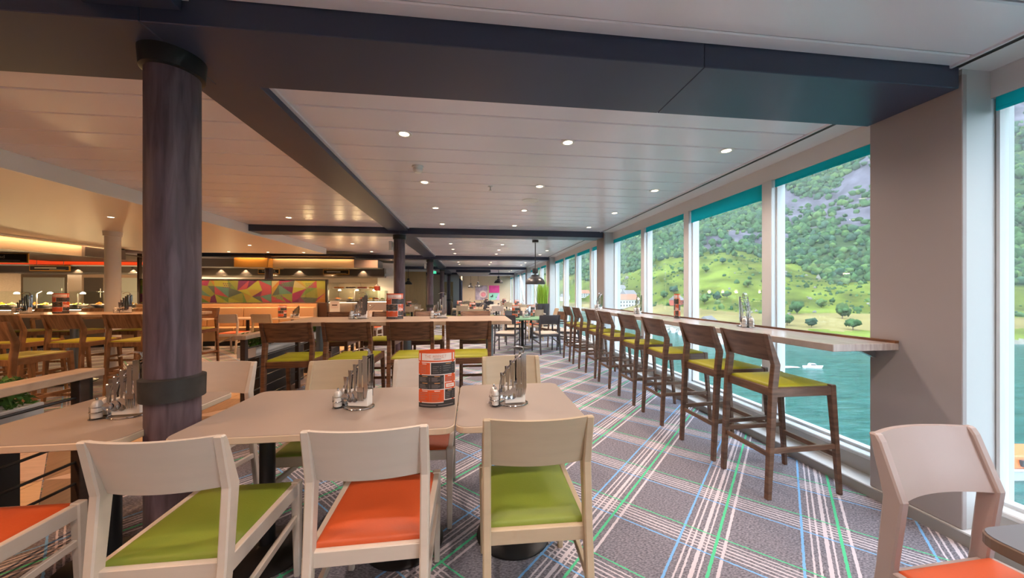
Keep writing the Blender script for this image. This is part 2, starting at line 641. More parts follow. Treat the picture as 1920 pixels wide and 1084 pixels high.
def column(x, y, top, label, name='column', wood='column_wood', collar='black_metal', band=True, R=.10):
    t = thing(name, label, 'column', (x, y, 0))
    part('shaft', MB().lathe([(R, 0), (R, top)], 40), wood, t, smooth=True)
    if collar:
        part('top_collar', MB().lathe([(R + .002, top - .085), (R + .016, top - .08), (R + .022, top)], 40), collar, t, smooth=True, angle=25)
    if band:
        part('band', MB().lathe([(R + .001, .862), (R + .017, .866), (R + .019, .965), (R + .001, .972)], 40), 'black_band', t, smooth=True, angle=25)
    return t


mat('black_band', (.028, .028, .030), .5, noise_s=14, noise_a=.35, bump=.2)
column(-1.40, 1.81, BEAM_B, 'big dark wood-clad column with a black band beside the pale tables')
column(-1.385, 6.9, BEAM_B, 'dark wood column on the second beam, beyond the central bar table', R=.105)
column(-1.385, 11.9, BEAM_B, 'dark wood column on the third beam, carrying a white speaker', R=.105)
column(-1.385, 16.7, BEAM_B, 'thin-looking far dark column on the fourth beam', R=.105)
column(-1.385, 21.5, BEAM_B, 'farthest dark column of the row near the end wall', R=.105)
mat('col_white', (.74, .72, .70), .5)
t = column(-6.26, 6.85, LOW_C, 'white round column under the lowered ceiling behind the left bar table', wood='col_white', collar='col_white', band=False)
column(-6.12, 11.3, CEIL, 'dark column standing behind the colourful glass partition', band=False, R=.105)
for (yy, lab) in ((6.9, 'small white speaker on the second dark column'), (11.9, 'small white speaker on the third dark column')):
    s = thing('wall_speaker', lab, 'speaker', (-1.51, yy - .02, 2.26), group='speakers on the columns')
    part('bracket', MB().box(0.0, .05, -.015, .015, -.02, .02), 'plastic_white', s)
    part('cabinet', MB().prism([(-.06, -.055), (0, -.07), (0, .07), (-.06, .055)], -.09, .09), 'plastic_white', s, bevel=.008)

# ------------------------------------------------------------------ ceiling fittings


def downlight(x, y, z, lab, grp, power=LAMP_W, warm=WARM, spot=150, r=.052):
    t = thing('downlight', lab, 'downlight', (x, y, z), group=grp)
    k = ('dl_ring', round(r, 3))
    rg = put('trim_ring', mesh_for(k, lambda: MB().lathe([(r * .72, 0), (r * .74, -.004), (r, -.006), (r + .008, -.003), (r + .008, .0)], 24), 'plastic_white', smooth=True), t)
    put('lens', mesh_for(('dl_lens', r), lambda: MB().lathe([(r * .70, -.0005), (r * .66, -.0035), (.001, -.0035)], 20), 'lens_glow'), rg)
    if power:
        ld = bpy.data.lights.new('downlight_lamp', 'SPOT')
        ld.energy = power
        ld.color = warm
        ld.spot_size = math.radians(spot)
        ld.spot_blend = .9
        ld.shadow_soft_size = .05
        lo = bpy.data.objects.new('downlight_lamp', ld)
        COL.objects.link(lo)
        lo.parent = t
        lo.location = (0, 0, -.03)
    return t


ordn = ['first', 'second', 'third', 'fourth']
bayn = ['nearest', 'second', 'third', 'fourth', 'farthest']
rows = [[2.74, 3.91, 5.08, 6.25], [7.75, 8.75, 9.85, 10.9], [12.7, 13.9, 15.1], [17.6, 18.8, 20.0], [22.4, 23.8]]
cols = [(-.515, 'beam side'), (.779, 'middle'), (2.18, 'window side')]
for bi, rr in enumerate(rows):
    for ri, y in enumerate(rr):
        for x, cn in cols:
            if bi == 1 and cn == 'window side' and ri == 1:
                continue
            downlight(x, y, CEIL, 'recessed warm downlight, %s of the %s row in the %s ceiling bay' % (cn, ordn[ri], bayn[bi]),
                      'recessed ceiling downlights', LAMP_W * (1.0, 1.3, 1.7, 1.9, 2.2)[bi])
for y, rn in ((.85, 'first'), (-.2, 'second'), (-1.6, 'third')):
    for x, cn in cols:
        downlight(x, y, CEIL, 'recessed downlight above the viewpoint, %s, %s row before the nearest beam' % (cn, rn), 'downlights overhead')
LEFTW = (1.0, .50, .22)
for i, y in enumerate((-1.2, .2, 1.2, 6.0, 7.68, 9.03, 10.7, 13.2)):  # lamp just before the gap is added out of view for warm light
    downlight(-2.95, y, CEIL, '%s nearest recessed downlight in the strip left of the long beam' % ORD[i], 'downlights left of the long beam', LAMP_W * 1.9, LEFTW)
low_desc = ['right of the white column', 'above the banquette chairs', 'fourth of the back row from the right', 'third of the back row from the right',
            'rightmost of the back row', 'leftmost of the back row', 'left of the big column', 'over the far left stools', 'beside the viewpoint']
for i, (x, y) in enumerate(((-5.06, 5.51), (-4.95, 8.4), (-6.28, 9.8), (-5.33, 9.8), (-4.42, 9.75), (-7.3, 9.8), (-5.06, 2.6), (-7.0, 4.0), (-5.06, .2))):
    downlight(x, y, LOW_C, 'small downlight in the lowered buffet ceiling, ' + low_desc[i], 'downlights of the lowered ceiling', LAMP_W * 2.2, LEFTW, r=.045)
sd = thing('smoke_detector', 'round white smoke detector on the ceiling near the long beam', 'detector', (-.516, 3.43, CEIL))
part('base', MB().lathe([(.055, 0), (.055, -.012), (.05, -.016)], 28), 'plastic_white', sd, smooth=True, angle=30)
part('dome', MB().lathe([(.046, -.016), (.044, -.045), (.030, -.062), (.001, -.066)], 28), 'plastic_white', sd, smooth=True, angle=30)
for x, y, lab in ((.217, 3.98, 'small metal ceiling sprinkler in the nearest bay'), (.25, 8.9, 'small metal ceiling sprinkler in the second bay')):
    s = thing('sprinkler', lab, 'sprinkler', (x, y, CEIL), group='ceiling sprinklers')
    part('rose', MB().lathe([(.03, 0), (.028, -.006), (.012, -.01)], 16), 'brushed', s)
    part('nozzle', MB().lathe([(.009, -.01), (.009, -.045), (.022, -.048), (.022, -.052), (.004, -.056)], 12), 'brushed', s)
for x, y, lab in ((.779, 4.53, 'flat round ceiling loudspeaker in the nearest bay'), (.9, 9.3, 'flat round ceiling loudspeaker in the second bay')):
    s = thing('ceiling_speaker', lab, 'speaker', (x, y, CEIL), group='ceiling loudspeakers')
    part('grille', MB().lathe([(.10, -.004), (.06, -.008), (.001, -.009)], 28), 'plastic_white', s, smooth=True)
    part('rim', MB().lathe([(.11, 0), (.108, -.006), (.10, -.006), (.10, 0)], 28), 'plastic_white', s)

# ------------------------------------------------------------------ pendant lamps


def pendant(x, y, bottom, lab, R=.235, ceil=CEIL, glow=8.0):
    t = thing('pendant_lamp', lab, 'lamp', (x, y, bottom), group='black dome pendant lamps')
    k = R / .235
    prof = [(.235, 0), (.230, .035), (.205, .09), (.16, .14), (.105, .17), (.095, .175), (.09, .215), (.03, .225)]
    prof = [(r * k, z * k) for r, z in prof]
    inner = [(r - .006, z - .003) for r, z in prof[::-1]]
    sh = part('shade', MB().lathe(prof + inner[1:-1] + [(.229 * k, 0)], 40), 'lamp_black', t, smooth=True)
    part('neck', MB().lathe([(.022 * k, .22 * k), (.022 * k, .245 * k), (.055 * k, .25 * k), (.068 * k, .28 * k), (.068 * k, .33 * k), (.055 * k, .365 * k), (.02 * k, .37 * k)], 24), 'lamp_black', t, smooth=True, angle=50)
    part('rod', MB().tube([(0, 0, .36 * k), (0, 0, ceil - bottom - .02)], .011 * k, 10), 'lamp_black', t)
    part('ceiling_rose', MB().lathe([(.015, ceil - bottom - .055), (.075, ceil - bottom - .05), (.075, ceil - bottom)], 24), 'lamp_black', t)
    part('bulb', MB().lathe([(.01, .17 * k), (.045 * k, .13 * k), (.05 * k, .10 * k), (.03 * k, .065 * k), (.002, .06 * k)], 16), 'lens_glow', sh, smooth=True)
    ld = bpy.data.lights.new('pendant_light', 'POINT')
    ld.energy = glow
    ld.color = WARM
    ld.shadow_soft_size = .05
    lo = bpy.data.objects.new('pendant_light', ld)
    COL.objects.link(lo)
    lo.parent = t
    lo.location = (0, 0, .03)
    return t


pendant(1.48, 7.95, 1.56, 'large black dome pendant over the green round table')
pendant(1.41, 18.0, 1.86, 'black dome pendant hanging in front of the pink picture')
pendant(.43, 22.8, 1.72, 'small far black pendant before the grey picture')
pendant(-2.93, 16.6, 1.75, 'black pendant glowing on the tan fabric wall', R=.18, glow=30)
pendant(-.05, 23.6, 1.70, 'farthest black pendant beside the dark framed windows', R=.2)

# ================================================================== FURNITURE
# ---- chair parts (local: x across, +y is the front, z up)


def curved_back(w, z0, z1, y0, y1, sag, th, n=12, rows=4):
    """bent back panel: y0 at the bottom, y1 at the top edge, bowed back by sag in the middle"""
    mb = MB()
    vs = []
    for side in (0, 1):
        for j in range(rows + 1):
            t = j / rows
            for i in range(n + 1):
                u = -1 + 2 * i / n
                y = y0 + (y1 - y0) * t - sag * (1 - u * u) - (th if side else 0)
                vs.append((u * w / 2, y, z0 + (z1 - z0) * t))
    W = n + 1
    S = W * (rows + 1)
    fs = []
    for j in range(rows):
        for i in range(n):
            a = j * W + i
            fs.append((a, a + 1, a + W + 1, a + W))
            fs.append((S + a, S + a + W, S + a + W + 1, S + a + 1))
    for i in range(n):
        fs.append((i, S + i, S + i + 1, i + 1))
        a = rows * W + i
        fs.append((a, a + 1, S + a + 1, S + a))
    for j in range(rows):
        a = j * W
        fs.append((a, a + W, S + a + W, S + a))
        a = j * W + n
        fs.append((a, S + a, S + a + W, a + W))
    return mb.add(vs, fs)


def cushion(w0, w1, y0, y1, z0, z1, dome=.012, n=8):
    """upholstered seat pad: w0 rear width, w1 front width"""
    vs, fs = [], []
    r = .018

    def outline(ins):
        out = []
        base = [(-w0 / 2, y0), (w0 / 2, y0), (w1 / 2, y1), (-w1 / 2, y1)]
        cx, cy = 0, (y0 + y1) / 2
        for i in range(4):
            a, b2 = base[i], base[(i + 1) % 4]
            for k in range(n):
                t = k / n
                x, y = a[0] + (b2[0] - a[0]) * t, a[1] + (b2[1] - a[1]) * t
                sx = (abs(x) - ins) / abs(x) if abs(x) > 1e-6 else 1
                hy = (y1 - y0) / 2
                yy = cy + (y - cy) * (hy - ins) / hy
                out.append((x * max(sx, 0), yy))
        return out
    rings = [(0, z0), (0, z1 - r), (.004, z1 - r * .45), (.012, z1 - r * .12), (.035, z1 + .003), (.09, z1 + dome * .7), (.15, z1 + dome)]
    N = 4 * n
    for ins, z in rings:
        vs += [(x, y, z) for x, y in outline(ins)]
    for j in range(len(rings) - 1):
        for k in range(N):
            k2 = (k + 1) % N
            fs.append((j * N + k, j * N + k2, (j + 1) * N + k2, (j + 1) * N + k))
    fs.append(tuple(range(N - 1, -1, -1)))
    fs.append(tuple((len(rings) - 1) * N + k for k in range(N)))
    return MB().add(vs, fs)


def taper_leg(x, y, z1, x2, y2, t1=.040, t2=.027):
    a, c = t1 / 2, t2 / 2
    return MB().hexa([(x2 - c, y2 - c, 0), (x2 + c, y2 - c, 0), (x2 + c, y2 + c, 0), (x2 - c, y2 + c, 0),
                      (x - a, y - a, z1), (x + a, y - a, z1), (x + a, y + a, z1), (x - a, y + a, z1)])


def bar(p, q, w, h):
    """rectangular bar between p and q, horizontal-ish"""
    p, q = Vector(p), Vector(q)
    t = (q - p).normalized()
    s_ = t.cross(Vector((0, 0, 1))).normalized() * (w / 2)
    u = Vector((0, 0, h / 2))
    return MB().hexa([p - s_ - u, p + s_ - u, q + s_ - u, q - s_ - u, p - s_ + u, p + s_ + u, q + s_ + u, q - s_ + u])


def rear_post(sx, xo, prof, th):
    x0, x1 = (xo - th, xo) if sx > 0 else (-xo, -xo + th)
    return MB().prism_x(prof, x0, x1)


def dining_chair(lab, x, y, rz, wood='white_wood', seat='seat_green', grp=None):
    """x,y: centre of the seat; faces local +y"""
    t = thing('dining_chair', lab, 'chair', (x, y, 0), rz, grp)
    post = [(-.335, 0), (-.302, 0), (-.232, .44), (-.205, .69), (-.262, .862), (-.275, .885), (-.298, .885), (-.258, .69), (-.278, .44)]
    for s in (-1, 1):
        put('back_post', mesh_for(('dc_post', s), lambda: rear_post(s, .215, post, .032), wood, bevel=.005), t)
        put('leg', mesh_for(('dc_leg', s), lambda: taper_leg(s * .205, .215, .462, s * .205, .225), wood, bevel=.005), t)
        put('side_rail', mesh_for(('dc_rail', s), lambda: bar((s * .198, -.25, .420), (s * .206, .20, .428), .026, .062), wood, bevel=.003), t)
        put('stretcher', mesh_for(('dc_str', s), lambda: bar((s * .200, -.272, .245), (s * .205, .215, .290), .020, .032), wood, bevel=.003), t)
    put('rear_rail', mesh_for('dc_rr', lambda: bar((-.19, -.245, .412), (.19, -.245, .412), .026, .058), wood, bevel=.003), t)
    put('front_rail', mesh_for('dc_fr', lambda: bar((-.19, .215, .425), (.19, .215, .425), .026, .055), wood, bevel=.003), t)
    put('seat', mesh_for('dc_seat', lambda: cushion(.385, .40, -.236, .222, .425, .462, .014), seat, smooth=True, angle=40), t)
    put('backrest', mesh_for('dc_back', lambda: curved_back(.386, .685, .884, -.212, -.278, .034, .016), wood, smooth=True, angle=40), t)
    return t


def bar_stool(lab, x, y, rz, seat='seat_lime', wood='walnut', back='walnut_back', grp=None):
    t = thing('bar_stool', lab, 'stool', (x, y, 0), rz, grp)
    post = [(-.283, 0), (-.252, 0), (-.204, .74), (-.186, .885), (-.258, 1.075), (-.268, 1.09), (-.29, 1.09), (-.236, .885), (-.252, .74)]
    for s in (-1, 1):
        put('back_post', mesh_for(('bs_post', s), lambda: rear_post(s, .218, post, .034), wood, bevel=.004), t)
        put('leg', mesh_for(('bs_leg', s), lambda: taper_leg(s * .198, .205, .742, s * .205, .262, .040, .028), wood, bevel=.004), t)
        put('side_rail', mesh_for(('bs_rail', s), lambda: bar((s * .20, -.215, .702), (s * .20, .20, .702), .026, .062), wood, bevel=.003), t)
        put('footrest', mesh_for(('bs_foot', s), lambda: bar((s * .201, -.245, .315), (s * .202, .238, .325), .020, .034), wood, bevel=.003), t)
    put('rear_rail', mesh_for('bs_rr', lambda: bar((-.19, -.222, .697), (.19, -.222, .697), .026, .058), wood, bevel=.003), t)
    put('front_rail', mesh_for('bs_fr', lambda: bar((-.19, .205, .702), (.19, .205, .702), .026, .058), wood, bevel=.003), t)
    put('rear_stretcher', mesh_for('bs_rs', lambda: bar((-.19, -.246, .285), (.19, -.246, .285), .020, .032), wood, bevel=.003), t)
    put('front_stretcher', mesh_for('bs_fs', lambda: bar((-.19, .240, .265), (.19, .240, .265), .020, .034), wood, bevel=.003), t)
    put('seat', mesh_for('bs_seat', lambda: cushion(.385, .395, -.215, .212, .715, .745, .018), seat, smooth=True, angle=40), t)
    put('backrest', mesh_for('bs_back', lambda: curved_back(.388, .905, 1.088, -.196, -.268, .030, .018), back, smooth=True, angle=40), t)
    return t


def armchair(lab, x, y, rz, grp=None, wood='charcoal_chair', seat='seat_beige'):
    t = thing('armchair', lab, 'chair', (x, y, 0), rz, grp)
    post = [(-.335, 0), (-.302, 0), (-.232, .44), (-.210, .66), (-.262, .865), (-.298, .865), (-.255, .66), (-.278, .44)]
    for s in (-1, 1):
        put('back_post', mesh_for(('ac_post', s), lambda: rear_post(s, .245, post, .030), wood, bevel=.004), t)
        put('leg', mesh_for(('ac_leg', s), lambda: taper_leg(s * .250, .215, .625, s * .250, .235, .034, .026), wood, bevel=.004), t)
        put('armrest', mesh_for(('ac_arm', s), lambda: bar((s * .236, -.235, .645), (s * .252, .235, .640), .042, .022), wood, bevel=.004), t)
        put('side_rail', mesh_for(('ac_rail', s), lambda: bar((s * .23, -.25, .418), (s * .238, .20, .425), .026, .05), wood, bevel=.003), t)
        put('stretcher', mesh_for(('ac_str', s), lambda: bar((s * .23, -.275, .24), (s * .24, .215, .28), .02, .028), wood, bevel=.003), t)
    put('rear_rail', mesh_for('ac_rr', lambda: bar((-.22, -.245, .412), (.22, -.245, .412), .026, .05), wood, bevel=.003), t)
    put('front_rail', mesh_for('ac_fr', lambda: bar((-.23, .215, .42), (.23, .215, .42), .026, .05), wood, bevel=.003), t)
    put('seat', mesh_for('ac_seat', lambda: cushion(.44, .46, -.236, .222, .425, .465, .014), seat, smooth=True, angle=40), t)
    put('backrest', mesh_for('ac_back', lambda: curved_back(.445, .66, .864, -.215, -.268, .034, .016), wood, smooth=True, angle=40), t)
    return t


# ---- tables


def pedestal(t, x, y, z, base_r=.205, pole='black_metal'):
    put('base', mesh_for(('ped_base', base_r), lambda: MB().lathe([(base_r, 0), (base_r, .008), (base_r - .008, .014), (base_r * .6, .026), (.06, .045), (.04, .06)], 40), 'black_metal', smooth=True, angle=30), t, (x, y, 0))
    put('pole', mesh_for(('ped_pole', round(z, 2)), lambda: MB().lathe([(.036, .05), (.036, z - .045)], 20), pole, smooth=True), t, (x, y, 0))
    put('mount_plate', mesh_for('ped_plate', lambda: MB().box(-.15, .15, -.15, .15, 0, .008), 'black_metal'), t, (x, y, z - .045))


def table(lab, x0, x1, y0, y1, poles, z=.75, top='laminate', edge='laminate_edge', r=.05, name='dining_table', cat='table', grp=None, th=.032):
    cx, cy = (x0 + x1) / 2, (y0 + y1) / 2
    t = thing(name, lab, cat, (cx, cy, 0), 0, grp)
    w, d = x1 - x0, y1 - y0
    part('edge_band', MB().prism(rrect(w, d, r), z - th, z - .002), edge, t, bevel=.003)
    part('table_top', MB().prism(rrect(w - .006, d - .006, r), z - .0025, z), top, t)
    for px in poles:
        pedestal(t, px - cx, 0, z - th + .037)
    return t


def round_table(lab, x, y, R, z=.75, top='laminate_green', grp=None):
    t = thing('round_table', lab, 'table', (x, y, 0), 0, grp)
    part('table_top', MB().lathe([(R - .01, z - .03), (R, z - .025), (R, z - .004), (R - .004, z)], 48), top, t, smooth=True, angle=30)
    pedestal(t, 0, 0, z, .26)
    return t


def bar_table(lab, x0, x1, y0, y1, poles, z=1.05, grp=None):
    cx, cy = (x0 + x1) / 2, (y0 + y1) / 2
    t = thing('bar_table', lab, 'table', (cx, cy, 0), 0, grp)
    part('table_top', MB().prism(rrect(x1 - x0, y1 - y0, .02, 3), z - .042, z), 'bar_top', t, bevel=.003)
    for px in poles:
        k = px - cx
        put('base', mesh_for('bt_base', lambda: MB().lathe([(.24, 0), (.24, .01), (.2, .018), (.06, .03)], 36), 'black_metal', smooth=True, angle=30), t, (k, 0, 0))
        put('pole', mesh_for(('bt_pole', z), lambda: MB().lathe([(.045, .02), (.045, z - .05)], 24), 'blue_steel', smooth=True), t, (k, 0, 0))
        put('mount_plate', mesh_for('bt_plate', lambda: MB().box(-.2, .2, -.2, .2, 0, .008), 'black_metal'), t, (k, 0, z - .05))
    return t


# ---- menu stand: a lens-shaped sleeve printed in orange and black blocks
MW, MH, MD = .190, .300, .034


def menu_arc(u, off=0.0):
    """u in 0..1 across the front face -> (x, y) on the bowed front"""
    x = (u - .5) * MW
    y = -(MD + off) * (1 - (2 * u - 1) ** 2) - off * .25
    return x, y


def menu_body():
    mb = MB()
    n = 14
    out = [menu_arc(i / n) for i in range(n + 1)] + [(-menu_arc(i / n)[0], -menu_arc(i / n)[1]) for i in range(1, n)]
    N = len(out)
    vs = [(x, y, 0) for x, y in out] + [(x, y, MH) for x, y in out]
    ins = [(x * .985, y * .95) for x, y in out]
    vs += [(x, y, 0) for x, y in ins] + [(x, y, MH) for x, y in ins]
    fs = []
    for i in range(N):
        j = (i + 1) % N
        fs += [(i, j, N + j, N + i), (2 * N + j, 2 * N + i, 3 * N + i, 3 * N + j), (N + i, N + j, 3 * N + j, 3 * N + i), (j, i, 2 * N + i, 2 * N + j)]
    return mb.add(vs, fs, 'menu_orange')


def patch(mb, u0, u1, v0, v1, off, m, n=8, flip=False):
    vs = []
    for k in range(n + 1):
        u = u0 + (u1 - u0) * k / n
        x, y = menu_arc(u, off)
        if flip:
            x, y = -x, -y
        vs += [(x, y, v0 * MH), (x, y, v1 * MH)]
    fs = [(2 * k, 2 * k + 2, 2 * k + 3, 2 * k + 1) for k in range(n)]
    mb.add(vs, fs, m)


def menu_print():
    mb = MB()
    rr = random.Random(5)
    for flip in (False, True):
        def P(*a, **k):
            patch(mb, *a, flip=flip, **k)
        P(.0, 1., .0, .805, .0006, 'menu_white')
        P(.02, .98, .83, .955, .0006, 'menu_white')
        cells = [(0, .32, .585, .79, 'menu_orange'), (.345, 1, .585, .79, 'menu_black'),
                 (0, .70, .325, .570, 'menu_black'), (.725, 1, .445, .570, 'menu_orange'),
                 (.725, 1, .325, .430, 'menu_orange'),
                 (0, .70, .095, .310, 'menu_orange'), (.725, 1, .135, .310, 'menu_black'), (0, 1, 0, .080, 'menu_black'), (.69, 1., .05, .120, 'menu_black')]
        for u0, u1, v0, v1, m in cells:
            P(u0, u1, v0, v1, .0011, m)
        P(.755, .975, .345, .41, .0015, 'menu_white')
        P(.80, .93, .372, .382, .0018, 'menu_orange')

        def rules(u0, u1, v0, v1, nrow, col, head=None):
            if head:
                P(u0 + (u1 - u0) * .25, u0 + (u1 - u0) * .75, v1 - .022, v1 - .010, .0016, head, n=3)
                v1 -= .035
            for i in range(nrow):
                v = v1 - (i + .5) * (v1 - v0) / nrow
                P(u0, u0 + (u1 - u0) * rr.uniform(.5, .78), v - .004, v + .004, .0016, col, n=3)
                P(u1 - .03, u1, v - .004, v + .004, .0016, col, n=2)
        rules(.04, .28, .60, .785, 5, 'menu_rule', 'menu_white')
        rules(.39, .62, .60, .74, 4, 'menu_rule_dark')
        rules(.68, .96, .63, .785, 3, 'menu_rule_dark', 'menu_amber')
        for (a, c) in ((.03, .32), (.36, .67)):
            rules(a, c, .455, .565, 4, 'menu_rule_dark', 'menu_amber')
            rules(a, c, .335, .445, 4, 'menu_rule_dark', 'menu_amber')
            rules(a, c, .105, .305, 5, 'menu_rule', 'menu_white')
        rules(.75, .96, .455, .565, 4, 'menu_rule', 'menu_white')
        rules(.75, .96, .15, .305, 4, 'menu_rule_dark', 'menu_amber')
        P(.04, .48, .030, .045, .0016, 'menu_rule_dark')
        P(.54, .95, .030, .045, .0016, 'menu_rule_dark')
        # sub line under the title
        P(.42, .62, .852, .862, .0016, 'menu_rule_dark')
        # title letters, built stroke by stroke on the bowed card: THE MARKET
        strokes = {'T': [(0, 1, .85, 1), (.42, .58, 0, 1)], 'H': [(0, .16, 0, 1), (.84, 1, 0, 1), (0, 1, .44, .56)],
                   'E': [(0, .16, 0, 1), (0, 1, .86, 1), (0, .8, .44, .56), (0, 1, 0, .14)],
                   'M': [(0, .14, 0, 1), (.86, 1, 0, 1), (.28, .42, .45, .9), (.58, .72, .45, .9), (.42, .58, .3, .6)],
                   'A': [(0, .16, 0, .8), (.84, 1, 0, .8), (.14, .86, .82, 1), (.1, .9, .36, .48)],
                   'R': [(0, .16, 0, 1), (0, .9, .86, 1), (.84, 1, .55, .9), (0, .9, .44, .56), (.6, .8, 0, .44)],
                   'K': [(0, .16, 0, 1), (.16, .5, .44, .6), (.5, .7, .55, .8), (.7, .95, .8, 1), (.5, .7, .2, .45), (.7, .95, 0, .22)]}
        u = .17
        for ch in 'THE MARKET':
            if ch == ' ':
                u += .035
                continue
            for a, c, e, f in strokes[ch]:
                P(u + a * .050, u + c * .050, .875 + e * .055, .875 + f * .055, .0016, 'menu_title', n=1)
            u += .064
    return mb


mat('menu_title', (.62, .30, .24), .4)


def menu(lab, x, y, z, rz=0, grp='printed menu stands'):
    t = thing('menu_stand', lab, 'menu', (x, y, z + .001), rz, grp)
    cd = put('card', mesh_for('menu_card', menu_body, None, smooth=True, angle=30), t)
    put('print', mesh_for('menu_print', menu_print), cd)
    return t


# ---- cutlery stand


def arm_pt(t):
    """point on the rising cutlery arm, t 0..1"""
    return Vector((-.062 + .118 * t, 0, .150 + .125 * t + .012 * math.sin(t * PI)))


def stand_base():
    mb = MB()
    ring = [(.078 * math.cos(a) + .005, .062 * math.sin(a), .004) for a in np.linspace(0, 2 * PI, 28, endpoint=False)]
    mb.tube(ring, .0036, 6, closed=True)
    return mb


def stand_arm():
    mb = MB()
    pts = [(-.073, 0, .004), (-.074, 0, .05), (-.070, 0, .11)] + [tuple(arm_pt(t)) for t in np.linspace(0, 1, 7)]
    for s in (-.006, .006):
        mb.tube([(p[0], p[1] + s, p[2]) for p in pts], .0032, 6)
    for t in np.linspace(.05, .95, 5):
        p = arm_pt(t)
        mb.tube([(p.x, -.034, p.z + .008), (p.x, -.02, p.z), (p.x, .02, p.z), (p.x, .034, p.z + .008)], .0026, 5)
    return mb


def stand_handle():
    mb = MB()
    a = arm_pt(1)
    pts = [a, a + Vector((.008, 0, .018)), a + Vector((-.002, 0, .034)), a + Vector((-.03, 0, .040)), a + Vector((-.062, 0, .032)), a + Vector((-.085, 0, .02))]
    for s in (-.006, .006):
        mb.tube([p + Vector((0, s, 0)) for p in pts], .0034, 6)
    return mb


def napkins():
    mb = MB()
    mb.box(-.045, .066, -.026, .026, .012, .092)
    return mb


def jar_ring():
    mb = MB()
    for cx, cy in ((-.100, -.026), (-.100, .028)):
        mb.tube([(cx + .026 * math.cos(a), cy + .026 * math.sin(a), .036) for a in np.linspace(0, 2 * PI, 18, endpoint=False)], .0022, 5, closed=True)
    mb.tube([(-.074, 0, .036), (-.080, 0, .036)], .003, 5)
    mb.lathe([(.03, .001), (.03, .004)], 18, c=(-.100, -.026))
    mb.lathe([(.03, .001), (.03, .004)], 18, c=(-.100, .028))
    mb.tube([(-.128, -.026, .002), (-.130, -.026, .06)], .002, 5)
    return mb


def spoon():
    mb = MB()
    pts = [(0, 0, 0), (0, .001, -.04), (0, .002, -.09), (0, .0, -.118)]
    ws = [.0075, .006, .0035, .004]
    for i in range(3):
        a, c = pts[i], pts[i + 1]
        mb.hexa([(a[0] - ws[i], a[1] - .001, a[2]), (c[0] - ws[i + 1], c[1] - .001, c[2]), (c[0] + ws[i + 1], c[1] - .001, c[2]), (a[0] + ws[i], a[1] - .001, a[2]),
                 (a[0] - ws[i], a[1] + .001, a[2]), (c[0] - ws[i + 1], c[1] + .001, c[2]), (c[0] + ws[i + 1], c[1] + .001, c[2]), (a[0] + ws[i], a[1] + .001, a[2])])
    # bowl: shallow oval dish
    n, rings = 14, 4
    vs, fs = [(0, .004, -.142)], []
    for j in range(1, rings + 1):
        q = j / rings
        for k in range(n):
            a = 2 * PI * k / n
            vs.append((.0165 * q * math.sin(a), .004 - .006 * q * q, -.142 + .027 * q * math.cos(a)))
    for k in range(n):
        fs.append((0, 1 + k, 1 + (k + 1) % n))
    for j in range(rings - 1):
        for k in range(n):
            a = 1 + j * n
            fs.append((a + k, a + n + k, a + n + (k + 1) % n, a + (k + 1) % n))
    m2 = len(vs)
    vs += [(x, y + .0012, z) for x, y, z in vs]
    fs += [tuple(i + m2 for i in f[::-1]) for f in fs]
    for k in range(n):
        a = 1 + (rings - 1) * n
        fs.append((a + k, a + k + m2, a + (k + 1) % n + m2, a + (k + 1) % n))
    return mb.add(vs, fs)


def fork():
    mb = MB()
    mb.prism_x([(-.001, 0), (.001, 0), (.001, -.115), (-.001, -.115)], -.005, .005)
    mb.prism_x([(-.001, -.115), (.001, -.115), (.001, -.135), (-.001, -.135)], -.0125, .0125)
    for k in range(4):
        x = -.0125 + k * .0072
        mb.prism_x([(-.001, -.135), (.001, -.135), (.001, -.172), (-.001, -.172)], x, x + .0035)
    return mb


def knife():
    mb = MB()
    mb.prism_x([(-.003, 0), (.003, 0), (.003, -.095), (-.003, -.095)], -.0075, .0075)
    poly = [(-.0045, -.095), (.0085, -.095), (.0095, -.17), (.004, -.205), (-.0045, -.215)]
    vs = [(x, -.0009, z) for x, z in poly] + [(x, .0009, z) for x, z in poly]
    k = len(poly)
    mb.add(vs, [tuple(range(k)), tuple(range(2 * k - 1, k - 1, -1))] + [(i, k + i, k + (i + 1) % k, (i + 1) % k) for i in range(k)])
    return mb


mat('jar_cap', (.62, .60, .58), .15, .3)


def jar(lab, parent_loc, rz, off, fill):
    c, s = math.cos(rz), math.sin(rz)
    t = thing('shaker', lab, 'shaker', (parent_loc[0] + off[0] * c - off[1] * s, parent_loc[1] + off[0] * s + off[1] * c, parent_loc[2] + .006), rz, 'salt and pepper shakers')
    put('contents', mesh_for('shaker_fill', lambda: MB().lathe([(.019, .002), (.020, .050)], 16), fill, smooth=True, angle=40), t)
    put('jar', mesh_for('shaker_glass', lambda: MB().lathe([(.021, 0), (.0225, .004), (.0225, .052), (.019, .060)], 16), 'jar_glass', smooth=True, angle=40), t)
    cp = put('cap', mesh_for('shaker_cap', lambda: MB().lathe([(.0215, .054), (.0215, .064), (.015, .080), (.010, .084), (.002, .085)], 16), 'jar_cap', smooth=True, angle=40), t)
    put('knob', mesh_for('shaker_knob', lambda: MB().lathe([(.004, .084), (.0055, .092), (.003, .098), (.001, .099)], 10), 'steel', smooth=True), cp)


